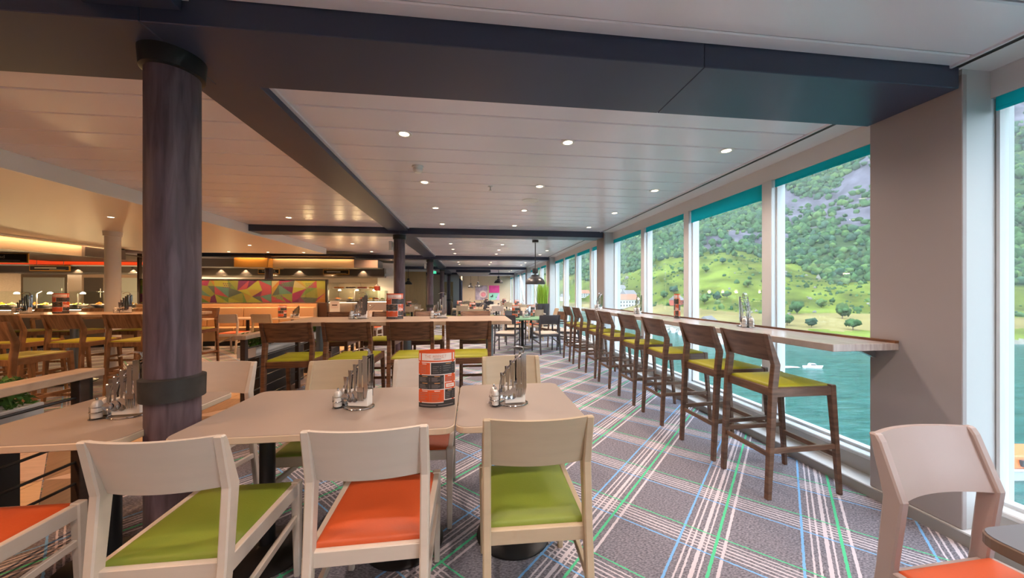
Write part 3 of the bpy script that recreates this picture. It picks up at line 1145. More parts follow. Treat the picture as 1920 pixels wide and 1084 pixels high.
def cutlery_stand(where, x, y, z, rz=0, full=True, sc=1.0, detail=True):
    """where: phrase that singles the stand out, e.g. 'left of the menu on the pale table'"""
    t = thing('cutlery_stand', 'wire cutlery stand with white napkins ' + where, 'cutlery stand', (x, y, z), rz, 'wire cutlery stands')
    put('base_ring', mesh_for('cs_ring', stand_base, 'steel', smooth=True), t)
    put('arm', mesh_for('cs_arm', stand_arm, 'steel', smooth=True), t)
    put('handle', mesh_for('cs_handle', stand_handle, 'steel', smooth=True), t)
    put('jar_holder', mesh_for('cs_jar', jar_ring, 'steel', smooth=True), t)
    nb = thing('napkin_stack', 'stack of white paper napkins ' + where, 'napkins', (x, y, z), rz, 'napkin stacks')
    put('napkins', mesh_for('cs_napkins', napkins, 'napkin', bevel=.002), nb)
    jar('salt shaker on the cutlery stand ' + where, (x, y, z), rz, (-.100, -.026), 'salt')
    jar('pepper shaker on the cutlery stand ' + where, (x, y, z), rz, (-.100, .028), 'salt' if detail else 'pepper')
    kinds = ['spoon', 'spoon', 'spoon', 'fork', 'knife']
    bl = {'spoon': spoon, 'fork': fork, 'knife': knife}
    c, s = math.cos(rz), math.sin(rz)
    for i, tt in enumerate(np.linspace(.05, .95, 5)):
        p = arm_pt(tt)
        k = kinds[i]
        for side in (-1, 1):
            for r in range(2 if k in ('knife', 'fork') else 1):
                ox, oy = p.x + r * .010, side * (.030 + r * .003)
                L = (.76, 1.0, 1.18, 1.25, 1.06)[i]
                o = put({'spoon': 'spoon', 'fork': 'fork', 'knife': 'knife'}[k], mesh_for('cut_' + k, bl[k], 'steel', smooth=True, angle=40), None,
                        (x + ox * c - oy * s, y + ox * s + oy * c, z + p.z + .008), (0, 0, rz + (0 if side < 0 else PI)), (1.25 if k == 'spoon' else 1.1, 1, L))
                rung = ['lowest', 'second', 'middle', 'fourth', 'highest'][i]
                pos = ('near' if side < 0 else 'rear') + ('' if k == 'spoon' else (' outer' if r else ' inner'))
                tag(o, '%s %s %s of the stand %s' % (rung, pos, k, where), k, 'cutlery on the stand ' + where)
    return t

# ================================================================== PLACEMENT: near tables
table('long pale table with rounded corners beside the big dark column', -1.28, -.078, 1.585, 2.305, (-1.06, -.36))
table('square pale table joined to the right end of the long table', -.072, .562, 1.585, 2.30, (.235,))
table('pale table at far left between the railing and dark column', -2.16, -1.455, 1.60, 2.33, (-1.80,))
table('dark-topped table cut off at the lower right corner', 1.285, 2.25, -.05, .752, (1.75,), top='laminate_dark', edge='dark_edge')

dining_chair('white chair with green seat, its back towards us, left of the orange one', -1.035, 1.545, 0, 'white_wood', 'seat_green')
dining_chair('white chair with orange seat pushed up to the long pale table', -.375, 1.555, math.radians(1), 'white_wood', 'seat_orange')
dining_chair('cream chair with green seat at the square pale table', .262, 1.585, math.radians(-1), 'cream_wood', 'seat_green')
dining_chair('white chair with orange seat cut off at the lower left corner', -1.885, 1.48, math.radians(0), 'white_wood', 'seat_orange')
dining_chair('pinkish chair with orange seat facing us at the dark table', 1.575, .745, PI + math.radians(2), 'pink_wood', 'seat_orange')
dining_chair('cream chair on the far side of the long pale table, behind the cutlery', -.90, 2.26, PI, 'cream_wood', 'seat_green')
dining_chair('white chair on the far side of the pale table, behind the menu', -.33, 2.25, PI, 'white_wood', 'seat_orange')
dining_chair('cream chair on the far side of the square pale table', .30, 2.29, PI + .03, 'cream_wood', 'seat_green')
dining_chair('white chair just right of the dark column, facing us', -1.70, 2.30, PI - .04, 'white_wood', 'seat_orange')

cutlery_stand('left of the menu on the long pale table', -.600, 1.93, .75, math.radians(-14))
cutlery_stand('on the square pale table', .225, 1.89, .75, math.radians(4))
cutlery_stand('on the far left table beside the column', -1.70, 1.93, .75, math.radians(8))
menu('menu stand with orange and black blocks on the long pale table', -.185, 1.90, .75, math.radians(3))

# ------------------------------------------------------------------ window counter and its stools
wc = thing('window_counter', 'long wooden bar counter running along the windows', 'counter', (2.42, 4.28, 0))
part('counter_top', MB().prism([(-.235, -2.42), (.23, -2.42), (.23, 2.44), (-.235, 2.44)], 1.000, 1.045), 'counter_top', wc, bevel=.003)
part('back_strip', MB().box(.200, .228, -2.42, 2.44, 1.045, 1.060), 'walnut', wc)
for yy in (-1.26, -.005, 1.17):
    part('bracket', MB().prism_x([(yy - .02, .93), (yy + .02, .93), (yy + .02, 1.0), (yy - .02, 1.0)], .02, .40), 'brushed', wc)
for yy in (-2.28, 2.40):
    part('end_bracket', MB().hexa([(.17, yy - .015, .955), (.229, yy - .015, .93), (.229, yy + .015, .93), (.17, yy + .015, .955),
                                   (.06, yy - .015, 1.0), (.229, yy - .015, 1.0), (.229, yy + .015, 1.0), (.06, yy + .015, 1.0)]), 'brushed', wc)
sy = [2.265, 2.80, 3.53, 4.17, 4.90, 5.50, 6.20, 6.85]
on = ['nearest', 'second', 'third', 'fourth', 'fifth', 'sixth', 'seventh', 'farthest']
for i, y in enumerate(sy):
    bar_stool('walnut bar stool with green seat, %s along the window counter' % on[i], 2.205 - (0 if i < 6 else .02), y, -PI / 2 + math.radians([0, 2, -1, 1, 0, 2, -2, 1][i]),
              'seat_lime', 'walnut_dark', 'walnut_dark', 'bar stools along the window counter')
cutlery_stand('on the window counter by the nearest stools', 2.52, 2.93, 1.045, math.radians(62))
cutlery_stand('midway along the window counter', 2.50, 4.95, 1.045, math.radians(50))
cutlery_stand('at the far end of the window counter', 2.48, 6.50, 1.045, math.radians(40))
menu('narrow-looking menu stand on the window counter', 2.54, 4.03, 1.045, math.radians(68))

# ------------------------------------------------------------------ central high table
bar_table('long wooden bar table in the middle with walnut stools', -2.0, .45, 3.83, 4.65, (-1.74, -.76, .22))
on4 = ['first', 'second', 'third', 'fourth']
for i, x in enumerate((-1.68, -1.145, -.58, -.025)):
    bar_stool('walnut stool, %s from the left with its back to us at the middle bar table' % on4[i], x, 3.62, math.radians([2, -1, 1, 0][i]), 'seat_lime', 'walnut', 'walnut_back', 'near-side stools of the middle bar table')
for i, x in enumerate((-1.80, -1.20, -.60, .06)):
    bar_stool('walnut stool, %s from the left facing us across the middle bar table' % on4[i], x, 4.87, PI + math.radians([1, -2, 2, 0][i]), 'seat_lime', 'walnut', 'walnut_back', 'far-side stools of the middle bar table')
menu('menu stand on the middle bar table', -.90, 4.22, 1.05, .05)
cutlery_stand('left of the menu on the middle bar table', -1.30, 4.27, 1.05, .1)
cutlery_stand('right of the menu on the middle bar table', -.37, 4.27, 1.05, .05)

# ------------------------------------------------------------------ left high table
bar_table('long wooden bar table at left behind the railing', -7.6, -4.35, 5.6, 6.4, (-7.2, -6.0, -4.8))
for i, x in enumerate((-6.46, -5.76, -5.07, -4.40)):
    bar_stool('oak stool, %s from the left with its back to us at the left bar table' % on4[i], x, 5.20, math.radians([0, 2, -2, 1][i]), 'seat_lime', 'oak', 'oak', 'near-side stools of the left bar table')
for i, x in enumerate((-7.2, -6.5, -5.65, -4.75)):
    bar_stool('oak stool, %s from the left facing us across the left bar table' % on4[i], x, 6.56, PI, 'seat_lime', 'oak' if i < 3 else 'walnut', 'oak' if i < 3 else 'walnut_back', 'far-side stools of the left bar table')
bar_stool('light oak stool cut by the left picture edge, nearest of its kind', -4.47, 4.02, math.radians(-4), 'seat_lime', 'oak', 'oak')
cutlery_stand('at the left end of the left bar table', -6.60, 5.95, 1.05, .1)
cutlery_stand('beside the dark column on the left bar table', -5.27, 5.95, 1.05, .1)
menu('menu stand on the left bar table', -6.10, 5.92, 1.05, .2)

# ------------------------------------------------------------------ railings with planters


def railing(lab, x, y0, y1, posts, z=.90):
    t = thing('railing', lab, 'railing', (x, (y0 + y1) / 2, 0))
    c = (y0 + y1) / 2
    part('handrail', MB().box(-.065, .065, y0 - c, y1 - c, z - .045, z), 'rail_wood', t, bevel=.004)
    for y in posts:
        part('post', MB().box(-.025, .025, y - c - .028, y - c + .028, 0, z - .045), 'dark_wood', t, bevel=.003)
        part('inner_post', MB().box(-.055, -.030, y - c + .06, y - c + .10, 0, z - .045), 'black_metal', t)
    for k in range(6):
        zz = .12 + k * .125
        part('rod', MB().tube([(0, posts[0] - c, zz), (0, posts[-1] - c, zz)], .0085, 8), 'black_metal', t, smooth=True)
    return t


def hedge_leaves(w, l, h, n, seed):
    rr = random.Random(seed)
    mb = MB()
    for _ in range(n):
        p = Vector((rr.uniform(-w / 2, w / 2), rr.uniform(-l / 2, l / 2), rr.uniform(0, h)))
        a = Vector((rr.gauss(0, 1), rr.gauss(0, 1), rr.gauss(.4, 1))).normalized()
        b2 = a.cross(Vector((rr.gauss(0, 1), rr.gauss(0, 1), rr.gauss(0, 1)))).normalized()
        s = rr.uniform(.018, .034)
        mb.add([p - a * s, p + b2 * s * .45, p + a * s, p - b2 * s * .45], [(0, 1, 2, 3)])
    return mb


def planter(lab, x, y0, y1, seed):
    c = (y0 + y1) / 2
    t = thing('planter', lab, 'planter', (x, c, 0))
    L = y1 - y0
    part('stand', MB().box(-.09, .09, -L / 2 + .1, L / 2 - .1, 0, .56), 'black_metal', t)
    tr_ = MB().box(-.11, .11, -L / 2, L / 2, .56, .69)
    part('trough', tr_, 'planter_white', t, bevel=.005)
    o = part('foliage', hedge_leaves(.20, L - .04, .17, int(1500 * L), seed), 'hedge_leaf', t, (0, 0, .68))
    o['kind'] = 'stuff'
    return t


railing('black railing with pale wood handrail beside the far left table', -2.30, .2, 2.40, (.35, 1.35, 2.33))
planter('white planter trough with low green hedge behind the left railing', -2.72, 1.0, 2.45, 1)
railing('black railing with pale wood handrail left of the middle bar table', -2.46, 4.0, 7.6, (4.08, 5.25, 6.40, 7.52))
planter('white planter trough with low hedge behind the middle railing, nearer one', -2.72, 4.55, 5.9, 2)
planter('white planter trough with low hedge behind the middle railing, farther one', -2.72, 6.1, 7.4, 3)

# ================================================================== green round table and the dining area beyond
round_table('round table with green top under the large pendant', 1.25, 8.45, .58)
armchair('charcoal armchair with its back to us at the green round table', 1.69, 7.78, math.radians(8))
armchair('charcoal armchair at the left of the green round table', .82, 7.92, math.radians(-18))
armchair('charcoal armchair between the green round table and the window', 2.08, 8.75, math.radians(100), wood='walnut_dark')
armchair('slate armchair close against the window beyond the stools', 2.30, 8.13, math.radians(72))
armchair('charcoal armchair on the far side of the green round table', 1.15, 9.15, PI)
menu('menu stand on the green round table, left one', 1.08, 8.40, .75, .1)
menu('menu stand on the green round table, right one', 1.52, 8.75, .75, -.15)
cutlery_stand('on the green round table', 1.36, 8.35, .75, .2)

# tables further down the room: x, y, size, description, chair wood, seat, chair kind
far_sets = [
    (.15, 10.9, 'the first table beyond the middle bar table', 'cream_wood', 'seat_orange', 'dining'),
    (1.80, 10.35, 'the window table beside the tall grass planter', 'cream_wood', 'seat_orange', 'dining'),
    (-.35, 13.6, 'the second table along the dark columns', 'cream_wood', 'seat_green', 'dining'),
    (.95, 13.3, 'the pale table halfway down the room', 'white_wood', 'seat_green', 'dining'),
    (2.05, 14.6, 'the window table in the third bay', 'cream_wood', 'seat_orange', 'dining'),
    (.45, 16.2, 'the table of charcoal armchairs far down the room', None, None, 'arm'),
    (1.75, 17.2, 'the far window table in the fourth bay', 'cream_wood', 'seat_green', 'dining'),
    (-.25, 18.8, 'the far table below the dropped dark box', 'cream_wood', 'seat_green', 'dining'),
    (1.0, 20.6, 'the farthest table before the end wall pictures', None, None, 'arm'),
    (-2.6, 8.9, 'the table just past the middle railing', 'white_wood', 'seat_orange', 'dining'),
    (-2.2, 13.2, 'the table near the cake display', 'cream_wood', 'seat_green', 'dining'),
    (-2.6, 15.3, 'the table before the tan fabric wall', 'cream_wood', 'seat_lime', 'dining'),
]
for k, (x, y, desc, wd, st, kind) in enumerate(far_sets):
    table('pale square table, ' + desc, x - .38, x + .38, y - .38, y + .38, (x,), grp='pale square tables down the room')
    for dx, dy, rz, sd in ((0, -.50, 0, 'near'), (0, .50, PI, 'far'), (-.52, 0, -PI / 2, 'left'), (.52, 0, PI / 2, 'right')):
        if sd in ('left', 'right') and k in (0, 3, 6, 9):
            continue
        if kind == 'arm':
            armchair('charcoal armchair on the %s side of %s' % (sd, desc), x + dx * 1.05, y + dy * 1.05, rz + .05 * (k % 3 - 1), 'chairs down the room')
        else:
            dining_chair('%s chair on the %s side of %s' % ({'cream_wood': 'cream', 'white_wood': 'white'}[wd], sd, desc), x + dx, y + dy, rz + .04 * (k % 3 - 1), wd, st, 'chairs down the room')
    if k % 2 == 0 or k == 9:
        menu('menu stand on ' + desc, x - .12, y + .05, .75, .2 * (k % 3 - 1))
    cs = thing('cutlery_stand', 'wire cutlery stand on ' + desc, 'cutlery stand', (x + .14, y, .75), .3, 'wire cutlery stands')
    put('base_ring', mesh_for('cs_ring', stand_base, 'steel', smooth=True), cs)
    put('arm', mesh_for('cs_arm', stand_arm, 'steel', smooth=True), cs)
    put('handle', mesh_for('cs_handle', stand_handle, 'steel', smooth=True), cs)
    put('napkins', mesh_for('cs_napkins', napkins, 'napkin', bevel=.002), cs)

# tall grass planter by the third pier
gp = thing('grass_planter', 'tall bright green grass in a black square planter by the window', 'plant', (2.34, 11.3, 0))
part('pot', MB().hexa([(-.15, -.15, 0), (.15, -.15, 0), (.15, .15, 0), (-.15, .15, 0), (-.2, -.2, 1.0), (.2, -.2, 1.0), (.2, .2, 1.0), (-.2, .2, 1.0)]), 'lamp_black', gp, bevel=.006)
rr = random.Random(11)
g = MB()
for _ in range(420):
    x, y = rr.uniform(-.16, .16), rr.uniform(-.16, .16)
    h = rr.uniform(.55, .80)
    lx, ly = rr.gauss(0, .05), rr.gauss(0, .05)
    w = .006
    a = rr.uniform(0, PI)
    dx, dy = w * math.cos(a), w * math.sin(a)
    g.add([(x - dx, y - dy, .98), (x + dx, y + dy, .98), (x + dx * .7 + lx * .5, y + dy * .7 + ly * .5, .98 + h * .6), (x - dx * .7 + lx * .5, y - dy * .7 + ly * .5, .98 + h * .6), (x + lx, y + ly, .98 + h)],
          [(0, 1, 2, 3), (3, 2, 4)])
o = part('grass_blades', g, 'leaf_grass', gp)
o['kind'] = 'stuff'

# dropped ceiling box, end wall pictures, far left partition, struts
t = struct('trim_%d' % n, 'dropped dark ceiling box far down the room', 'ceiling box')
part('sides', MB().box(-.75, .95, 17.2, 21.0, 2.37, CEIL), 'beam', t, bevel=.003)
part('underside', MB().box(-.72, .92, 17.23, 20.97, 2.36, 2.37), 'pier_grey', t)
n += 1
mat('pic_grey', (.36, .30, .36), .5, noise_s=3, noise_a=.5)
mat('pic_rose', (.62, .22, .26), .5, noise_s=3, noise_a=.3)
mat('pic_pink', (.72, .06, .30), .5, noise_s=2, noise_a=.25)
mat('pic_mint', (.30, .66, .52), .5)
mat('pic_lilac', (.62, .42, .66), .5)
mat('pic_dark', (.05, .07, .06), .5)
mat('pic_cup', (.66, .52, .48), .5)
p = thing('wall_picture', 'large grey picture of a round cup on the end wall', 'picture', (.72, Y_END - .03, 1.36))
part('canvas', MB().box(-.44, .44, -.01, .02, -.53, .53), 'pic_grey', p)
part('printed_cup', MB().prism([(.02 + .27 * math.cos(a), .26 * math.sin(a) - .10) for a in np.linspace(0, 2 * PI, 28, endpoint=False)], 0, .004), 'pic_cup', p, (.1, -.011, .0), (PI / 2, 0, 0))
part('printed_drink', MB().prism([(.02 + .18 * math.cos(a), .17 * math.sin(a) - .13) for a in np.linspace(0, 2 * PI, 28, endpoint=False)], 0, .003), 'pic_rose', p, (.12, -.0155, .0), (PI / 2, 0, 0))
p = thing('wall_picture', 'pink, mint and lilac picture on the end wall', 'picture', (1.66, Y_END - .03, 1.36))
part('pink_panel', MB().box(-.38, .38, -.01, .02, .0, .53), 'pic_pink', p)
part('mint_panel', MB().prism([(-.38, -.53), (.12, -.53), (.33, -.02), (-.38, -.02)], 0, .02), 'pic_mint', p, (0, .02, 0), (PI / 2, 0, 0))
part('lilac_panel', MB().prism([(.12, -.53), (.38, -.53), (.38, -.02), (.33, -.02)], 0, .02), 'pic_lilac', p, (0, .02, 0), (PI / 2, 0, 0))
part('printed_pot', MB().prism([(-.28, -.33), (-.08, -.33), (-.08, -.14), (-.16, -.14), (-.18, -.24), (-.28, -.24)], 0, .004), 'pic_dark', p, (0, -.011, 0), (PI / 2, 0, 0))
part('printed_seed', MB().prism([(.15 + .04 * math.cos(a), -.33 + .03 * math.sin(a)) for a in np.linspace(0, 2 * PI, 12, endpoint=False)], 0, .004), 'pic_dark', p, (0, -.011, 0), (PI / 2, 0, 0))

gpn = struct('wall_partition', 'glazed partition with dark posts left of the end wall', 'wall')
for k in range(6):
    part('post', MB().box(-.72, -.64, 20.6 + k * .85, 20.68 + k * .85, 0, 2.2), 'beam', gpn)
for k in range(5):
    part('pane', MB().box(-.69, -.675, 20.68 + k * .85, 21.45 + k * .85, .75, 2.2), 'shop_glass', gpn)
part('dado', MB().box(-.70, -.66, 20.6, 25.0, 0, .75), 'wall_beige', gpn)
part('head', MB().box(-.72, -.64, 20.6, 25.0, 2.2, CEIL), 'wall_beige', gpn)

tw = struct('wall_fabric', 'tan ribbed fabric wall glowing under a pendant', 'wall')
for k in range(10):
    part('panel', MB().box(-4.3 + k * .2, -4.105 + k * .2, 18.0, 18.06, 0, 2.43), 'wall_tan_fabric', tw, bevel=.006)
part('return', MB().box(-4.32, -4.3, 14.6, 18.0, 0, 2.5), 'wall_beige', tw)
part('bulkhead', MB().box(-4.3, -1.9, 17.9, 18.3, 2.43, CEIL), 'wall_white', tw)
dw = struct('wall_corridor', 'pale far wall with a doorway behind the column row', 'wall')
part('panel', MB().box(-2.25, -2.05, 18.0, 18.1, 0, 2.5), 'wall_white', dw)
part('panel', MB().box(-2.3, -1.75, 22.0, 22.1, 0, 2.5), 'wall_beige', dw)
part('panel', MB().box(-1.15, -.72, 22.0, 22.1, 0, 2.5), 'wall_white', dw)
part('panel', MB().box(-1.75, -1.15, 22.0, 22.1, 2.05, 2.5), 'wall_white', dw)
dr = struct('door_1', 'tan wooden door at the end of the column row', 'door')
part('leaf', MB().box(-1.74, -1.16, 22.05, 22.09, 0, 2.05), 'wall_tan_fabric', dr)
part('handle', MB().tube([(-1.24, 22.02, .95), (-1.24, 22.02, 1.15)], .012, 8), 'brushed', dr)
mat('exit_green', (.05, .50, .28), .4, emit=1.2)
ex = thing('exit_sign', 'small green lit exit sign under the far ceiling', 'sign', (-1.72, 15.9, 2.28))
part('box', MB().box(-.14, .14, -.015, .015, -.06, .06), 'exit_green', ex, bevel=.004)
part('hanger', MB().box(-.01, .01, -.01, .01, .06, .30), 'plastic_white', ex)
st = thing('leaning_strut', 'pale diagonal strut crossing the far windows', 'strut', (2.72, 18.0, 0))
part('tube', MB().tube([(0, -1.0, .205), (0, .25, 1.5), (0, 1.1, 2.42)], .055, 14), 'frame_white', st, smooth=True)

# ================================================================== banquette and printed glass partition
pt = thing('glass_partition', 'brown partition topped by a colourful triangle-printed glass screen', 'partition', (-6.4, 10.2, 0))
part('base_wall', MB().box(-2.35, 2.38, .0, .14, 0, 1.085), 'brown_panel', pt, bevel=.004)
part('end_post', MB().box(2.33, 2.38, .03, .11, 1.085, 1.735), 'black_metal', pt)
part('end_post', MB().box(-2.38, -2.33, .03, .11, 1.085, 2.40), 'brown_panel', pt)
part('top_rail', MB().box(-2.35, 2.38, .045, .095, 1.712, 1.735), 'black_metal', pt)
art = [('art_plum', (0.156, 0.046, 0.133)), ('art_rose', (0.35, 0.079, 0.125)), ('art_gold', (0.352, 0.249, 0.087)), ('art_olive', (0.229, 0.24, 0.085)), ('art_teal', (0.105, 0.208, 0.208)),
       ('art_sand', (0.365, 0.331, 0.216)), ('art_green', (0.14, 0.221, 0.083)), ('art_lime', (0.325, 0.325, 0.083)), ('art_slate', (0.098, 0.121, 0.127)), ('art_orange', (0.391, 0.172, 0.069)), ('art_magenta', (0.266, 0.048, 0.14))]
for nm, c in art:
    mat(nm, c, .18)
ar = random.Random(19)
for gi, (xa, xb) in enumerate(((-2.33, .905), (.915, 2.33))):
    mb = MB()
    W, H = xb - xa, .62
    nx = max(3, int(W / .26))
    pts = [[(xa + W * i / nx + (0 if i in (0, nx) else ar.uniform(-.11, .11)), 1.09 + H * j / 3 + (0 if j in (0, 3) else ar.uniform(-.09, .09))) for j in range(4)] for i in range(nx + 1)]
    for i in range(nx):
        for j in range(3):
            q = [pts[i][j], pts[i + 1][j], pts[i + 1][j + 1], pts[i][j + 1]]
            tri = [(0, 1, 2), (0, 2, 3)] if ar.random() < .5 else [(0, 1, 3), (1, 2, 3)]
            prev = ar.choice(art)[0]
            for a in tri:
                cc = ar.choice(art)[0] if ar.random() < .8 else prev
                mb.add([(q[k2][0], .062, q[k2][1]) for k2 in a], [(0, 1, 2)], cc)
    for cx, cz in ((xa + W * .18, 1.55), (xa + W * .62, 1.52), (xa + W * .06, 1.2)):
        for r in range(3):
            for c in range(4):
                x, z = cx + c * .052 + (.026 if r % 2 else 0), cz + r * .05
                if x + .04 < xb and z < 1.68:
                    mb.add([(x, .0612, z), (x + .04, .0612, z), (x + .02, .0612, z - .036)], [(0, 1, 2)], 'art_plum' if gi == 0 else 'art_teal')
    g = part('print', mb, None, pt)
    part('glass_pane', MB().box(xa, xb, .054, .060, 1.09, 1.71), 'shop_glass', pt)
bq = thing('banquette', 'long tan leather bench seat along the printed partition', 'bench', (-6.4, 9.86, 0))
part('plinth', MB().box(-2.3, 2.15, -.18, .32, 0, .12), 'black_metal', bq)
part('base', MB().box(-2.3, 2.15, -.24, .32, .12, .38), 'leather_tan', bq, bevel=.01)
part('back_panel', MB().box(-2.3, 2.15, .24, .32, .38, 1.06), 'leather_tan', bq, bevel=.006)
for k in range(5):
    x0 = -2.3 + k * .89
    part('seat_pad', MB().box(x0 + .005, x0 + .885, -.27, .12, .38, .47), 'leather_tan', bq, bevel=.03, seg=3, smooth=True)
    part('back_cushion', MB().box(x0 + .005, x0 + .885, .10, .24, .47, .97), 'leather_tan', bq, bevel=.035, seg=3, smooth=True)
for k, (x, desc) in enumerate(((-5.42, 'the middle banquette table'), (-6.49, 'the left banquette table'), (-4.40, 'the right banquette table'))):
    table('small pale table, ' + desc, x - .36, x + .36, 8.80, 9.45, (x,), grp='tables along the banquette')
dining_chair('white chair with orange seat at the middle banquette table', -5.40, 8.62, .03, 'white_wood', 'seat_orange')
dining_chair('cream chair with green seat at the right banquette table', -4.66, 8.60, -.05, 'cream_wood', 'seat_green')
dining_chair('white chair with orange seat at the left banquette table', -6.45, 8.62, 0, 'white_wood', 'seat_orange')
menu('menu stand on the right banquette table', -4.62, 9.1, .75, .1)
cutlery_stand('on the right banquette table', -4.28, 9.05, .75, .2)

# ================================================================== buffet kitchen
mat('fascia_cream', (.74, .60, .47), .5)
mat('hood_dark', (.10, .085, .075), .4)
mat('hood_light', (.30, .25, .20), .4)
mat('gold_panel', (.62, .30, .06), .35)
mat('tan_panel', (.52, .38, .24), .4)
mat('grey_panel', (.16, .14, .15), .4)
mat('steel_dark', (.36, .33, .28), .3, .8)
mat('kitchen_tile', (.50, .42, .36), .35)
mat('red_glow', (.80, .06, .01), .5, emit=.5)
mat('cove_glow', (1.0, .60, .27), .5, emit=22.0)
mat('strip_glow', (1.0, .80, .58), .5, emit=5.0)
mat('cone_glow', (1.0, .66, .38), .5, emit=.0)
mat('food_gold', (.80, .46, .03), .5, noise_s=8, noise_a=.3)
mat('food_orange', (.62, .20, .04), .5, noise_s=8, noise_a=.3)
mat('food_choc', (.06, .022, .012), .4)
mat('food_red', (.35, .05, .03), .4)
mat('food_green', (.16, .24, .04), .5)
mat('sign_black', (.018, .016, .014), .4)
mat('sign_text', (.62, .56, .46), .5)
mat('fridge_white', (.55, .60, .56), .35)
mat('counter_pale', (.46, .36, .28), .4)

kw = struct('wall_kitchen', 'kitchen back wall of steel and pale tiles behind the buffet', 'wall')
part('tiles', MB().box(X_LEFT, -2.75, 14.5, 14.6, 0, CEIL), 'kitchen_tile', kw)
for k in range(12):
    part('steel_panel', MB().box(-12.9 + k * .85, -12.1 + k * .85 + .04, 14.46, 14.5, .95, 1.75), 'steel_dark', kw, bevel=.004)
part('end_wall', MB().box(-3.35, -2.75, 12.9, 14.5, 0, 2.43), 'wall_white', kw)
lb = struct('trim_%d' % n, 'lit tan and gold bulkhead above the buffet', 'bulkhead')
part('dark_section', MB().box(-8.6, -6.75, 11.0, 11.6, 2.12, 2.36), 'grey_panel', lb, bevel=.004)
part('gold_box', MB().box(-6.75, -5.85, 10.75, 11.6, 2.10, 2.37), 'gold_panel', lb, bevel=.004)
part('tan_section', MB().box(-5.85, -3.55, 11.0, 11.6, 2.12, 2.37), 'tan_panel', lb, bevel=.004)
part('grey_section', MB().box(-3.55, -2.85, 11.0, 11.6, 2.12, 2.36), 'grey_panel', lb, bevel=.004)
part('cove_light', MB().box(-5.8, -3.6, 10.93, 10.96, 2.40, 2.412), 'cove_glow', lb)
part('cove_light', MB().box(-6.7, -5.9, 10.67, 10.70, 2.40, 2.412), 'cove_glow', lb)
part('cove_shelf', MB().box(-6.75, -3.5, 10.60, 11.0, 2.412, 2.43), 'brown_panel', lb)
part('cove_lip', MB().box(-6.75, -5.85, 10.645, 10.655, 2.385, 2.43), 'brown_panel', lb)
part('cove_lip', MB().box(-5.85, -3.5, 10.905, 10.915, 2.385, 2.43), 'brown_panel', lb)
n += 1
lf = struct('trim_%d' % n, 'long cove-lit cream fascia above the left buffet', 'bulkhead')
part('fascia', MB().box(-8.56, -8.46, -1, 9.3, 2.16, 2.40), 'fascia_cream', lf, bevel=.004)
part('grey_end', MB().box(-8.56, -8.40, 8.6, 9.5, 2.16, 2.38), 'grey_panel', lf, bevel=.004)
part('dark_gap', MB().box(-8.46, -8.43, -1, 9.5, 2.40, 2.432), 'black_track', lf)
part('cove_light', MB().box(-8.425, -8.385, -1, 9.2, 2.418, 2.429), 'cove_glow', lf)
part('cove_lip', MB().box(-8.378, -8.366, -1, 9.25, 2.398, 2.431), 'ceiling_warm', lf)
part('brown_soffit', MB().box(-12.5, -8.56, -1, 12.0, 2.30, 2.32), 'brown_panel', lf)
n += 1
rf = struct('trim_%d' % n, 'glowing red fascia strip over the left buffet', 'fascia')
part('red_strip', MB().box(-14.5, -8.9, 11.9, 11.95, 2.20, 2.40), 'red_glow', rf)
part('white_strip', MB().box(-14.5, -8.9, 11.86, 11.95, 2.165, 2.20), 'wall_white', rf)
n += 1
# extraction hood with cone-shaped wall washes made by small lamps
hd = thing('extractor_hood', 'long dark extractor hood above the serving counter', 'hood', (-6.0, 12.6, 0))
part('front_panel', MB().box(-3.0, 2.95, 0, .05, 1.95, 2.22), 'hood_dark', hd)
part('lower_lip', MB().box(-3.0, 2.95, -.02, .8, 1.90, 1.95), 'steel_dark', hd, bevel=.004)
part('canopy', MB().box(-3.0, 2.95, .05, 1.85, 2.05, 2.22), 'hood_light', hd)
hd2 = thing('extractor_hood', 'dark extractor hood above the left buffet', 'hood', (-11.5, 12.0, 0))
part('front_panel', MB().box(-3.0, 2.4, 0, .05, 1.98, 2.165), 'hood_dark', hd2)
part('lower_lip', MB().box(-3.0, 2.4, -.02, .5, 1.94, 1.98), 'steel_dark', hd2, bevel=.004)
hood_spots = [(-8.3, 12.6), (-7.55, 12.6), (-6.75, 12.6), (-5.85, 12.6), (-4.85, 12.6), (-3.75, 12.6), (-11.9, 12.0), (-10.4, 12.0), (-9.5, 12.0)]
spot_desc = ['small spot lamp, %s from the left on the hood behind the partition' % ORD[k] for k in range(6)] + ['small spot lamp, %s from the left on the left buffet hood' % ORD[k] for k in range(3)]
for k, (x, yy) in enumerate(hood_spots):
    t = thing('spot_lamp', spot_desc[k], 'lamp', (x, yy - .05, 2.20 if yy > 12.4 else 2.15), group='spot lamps on the hoods')
    put('housing', mesh_for('spot_housing', lambda: MB().lathe([(.02, 0), (.022, -.03), (.016, -.03)], 12), 'lamp_black'), t)
    put('bracket', mesh_for('spot_bracket', lambda: MB().box(-.008, .008, .015, .05, -.02, -.005), 'lamp_black'), t)
    ld = bpy.data.lights.new('spot_light', 'SPOT')
    ld.energy = 14
    ld.color = (1, .66, .38)
    ld.spot_size = math.radians(95)
    ld.spot_blend = .25
    ld.shadow_soft_size = .01
    lo = bpy.data.objects.new('spot_light', ld)
    COL.objects.link(lo)
    lo.parent = t
    lo.location = (0, -.01, -.035)
    lo.rotation_euler = (.12, 0, 0)


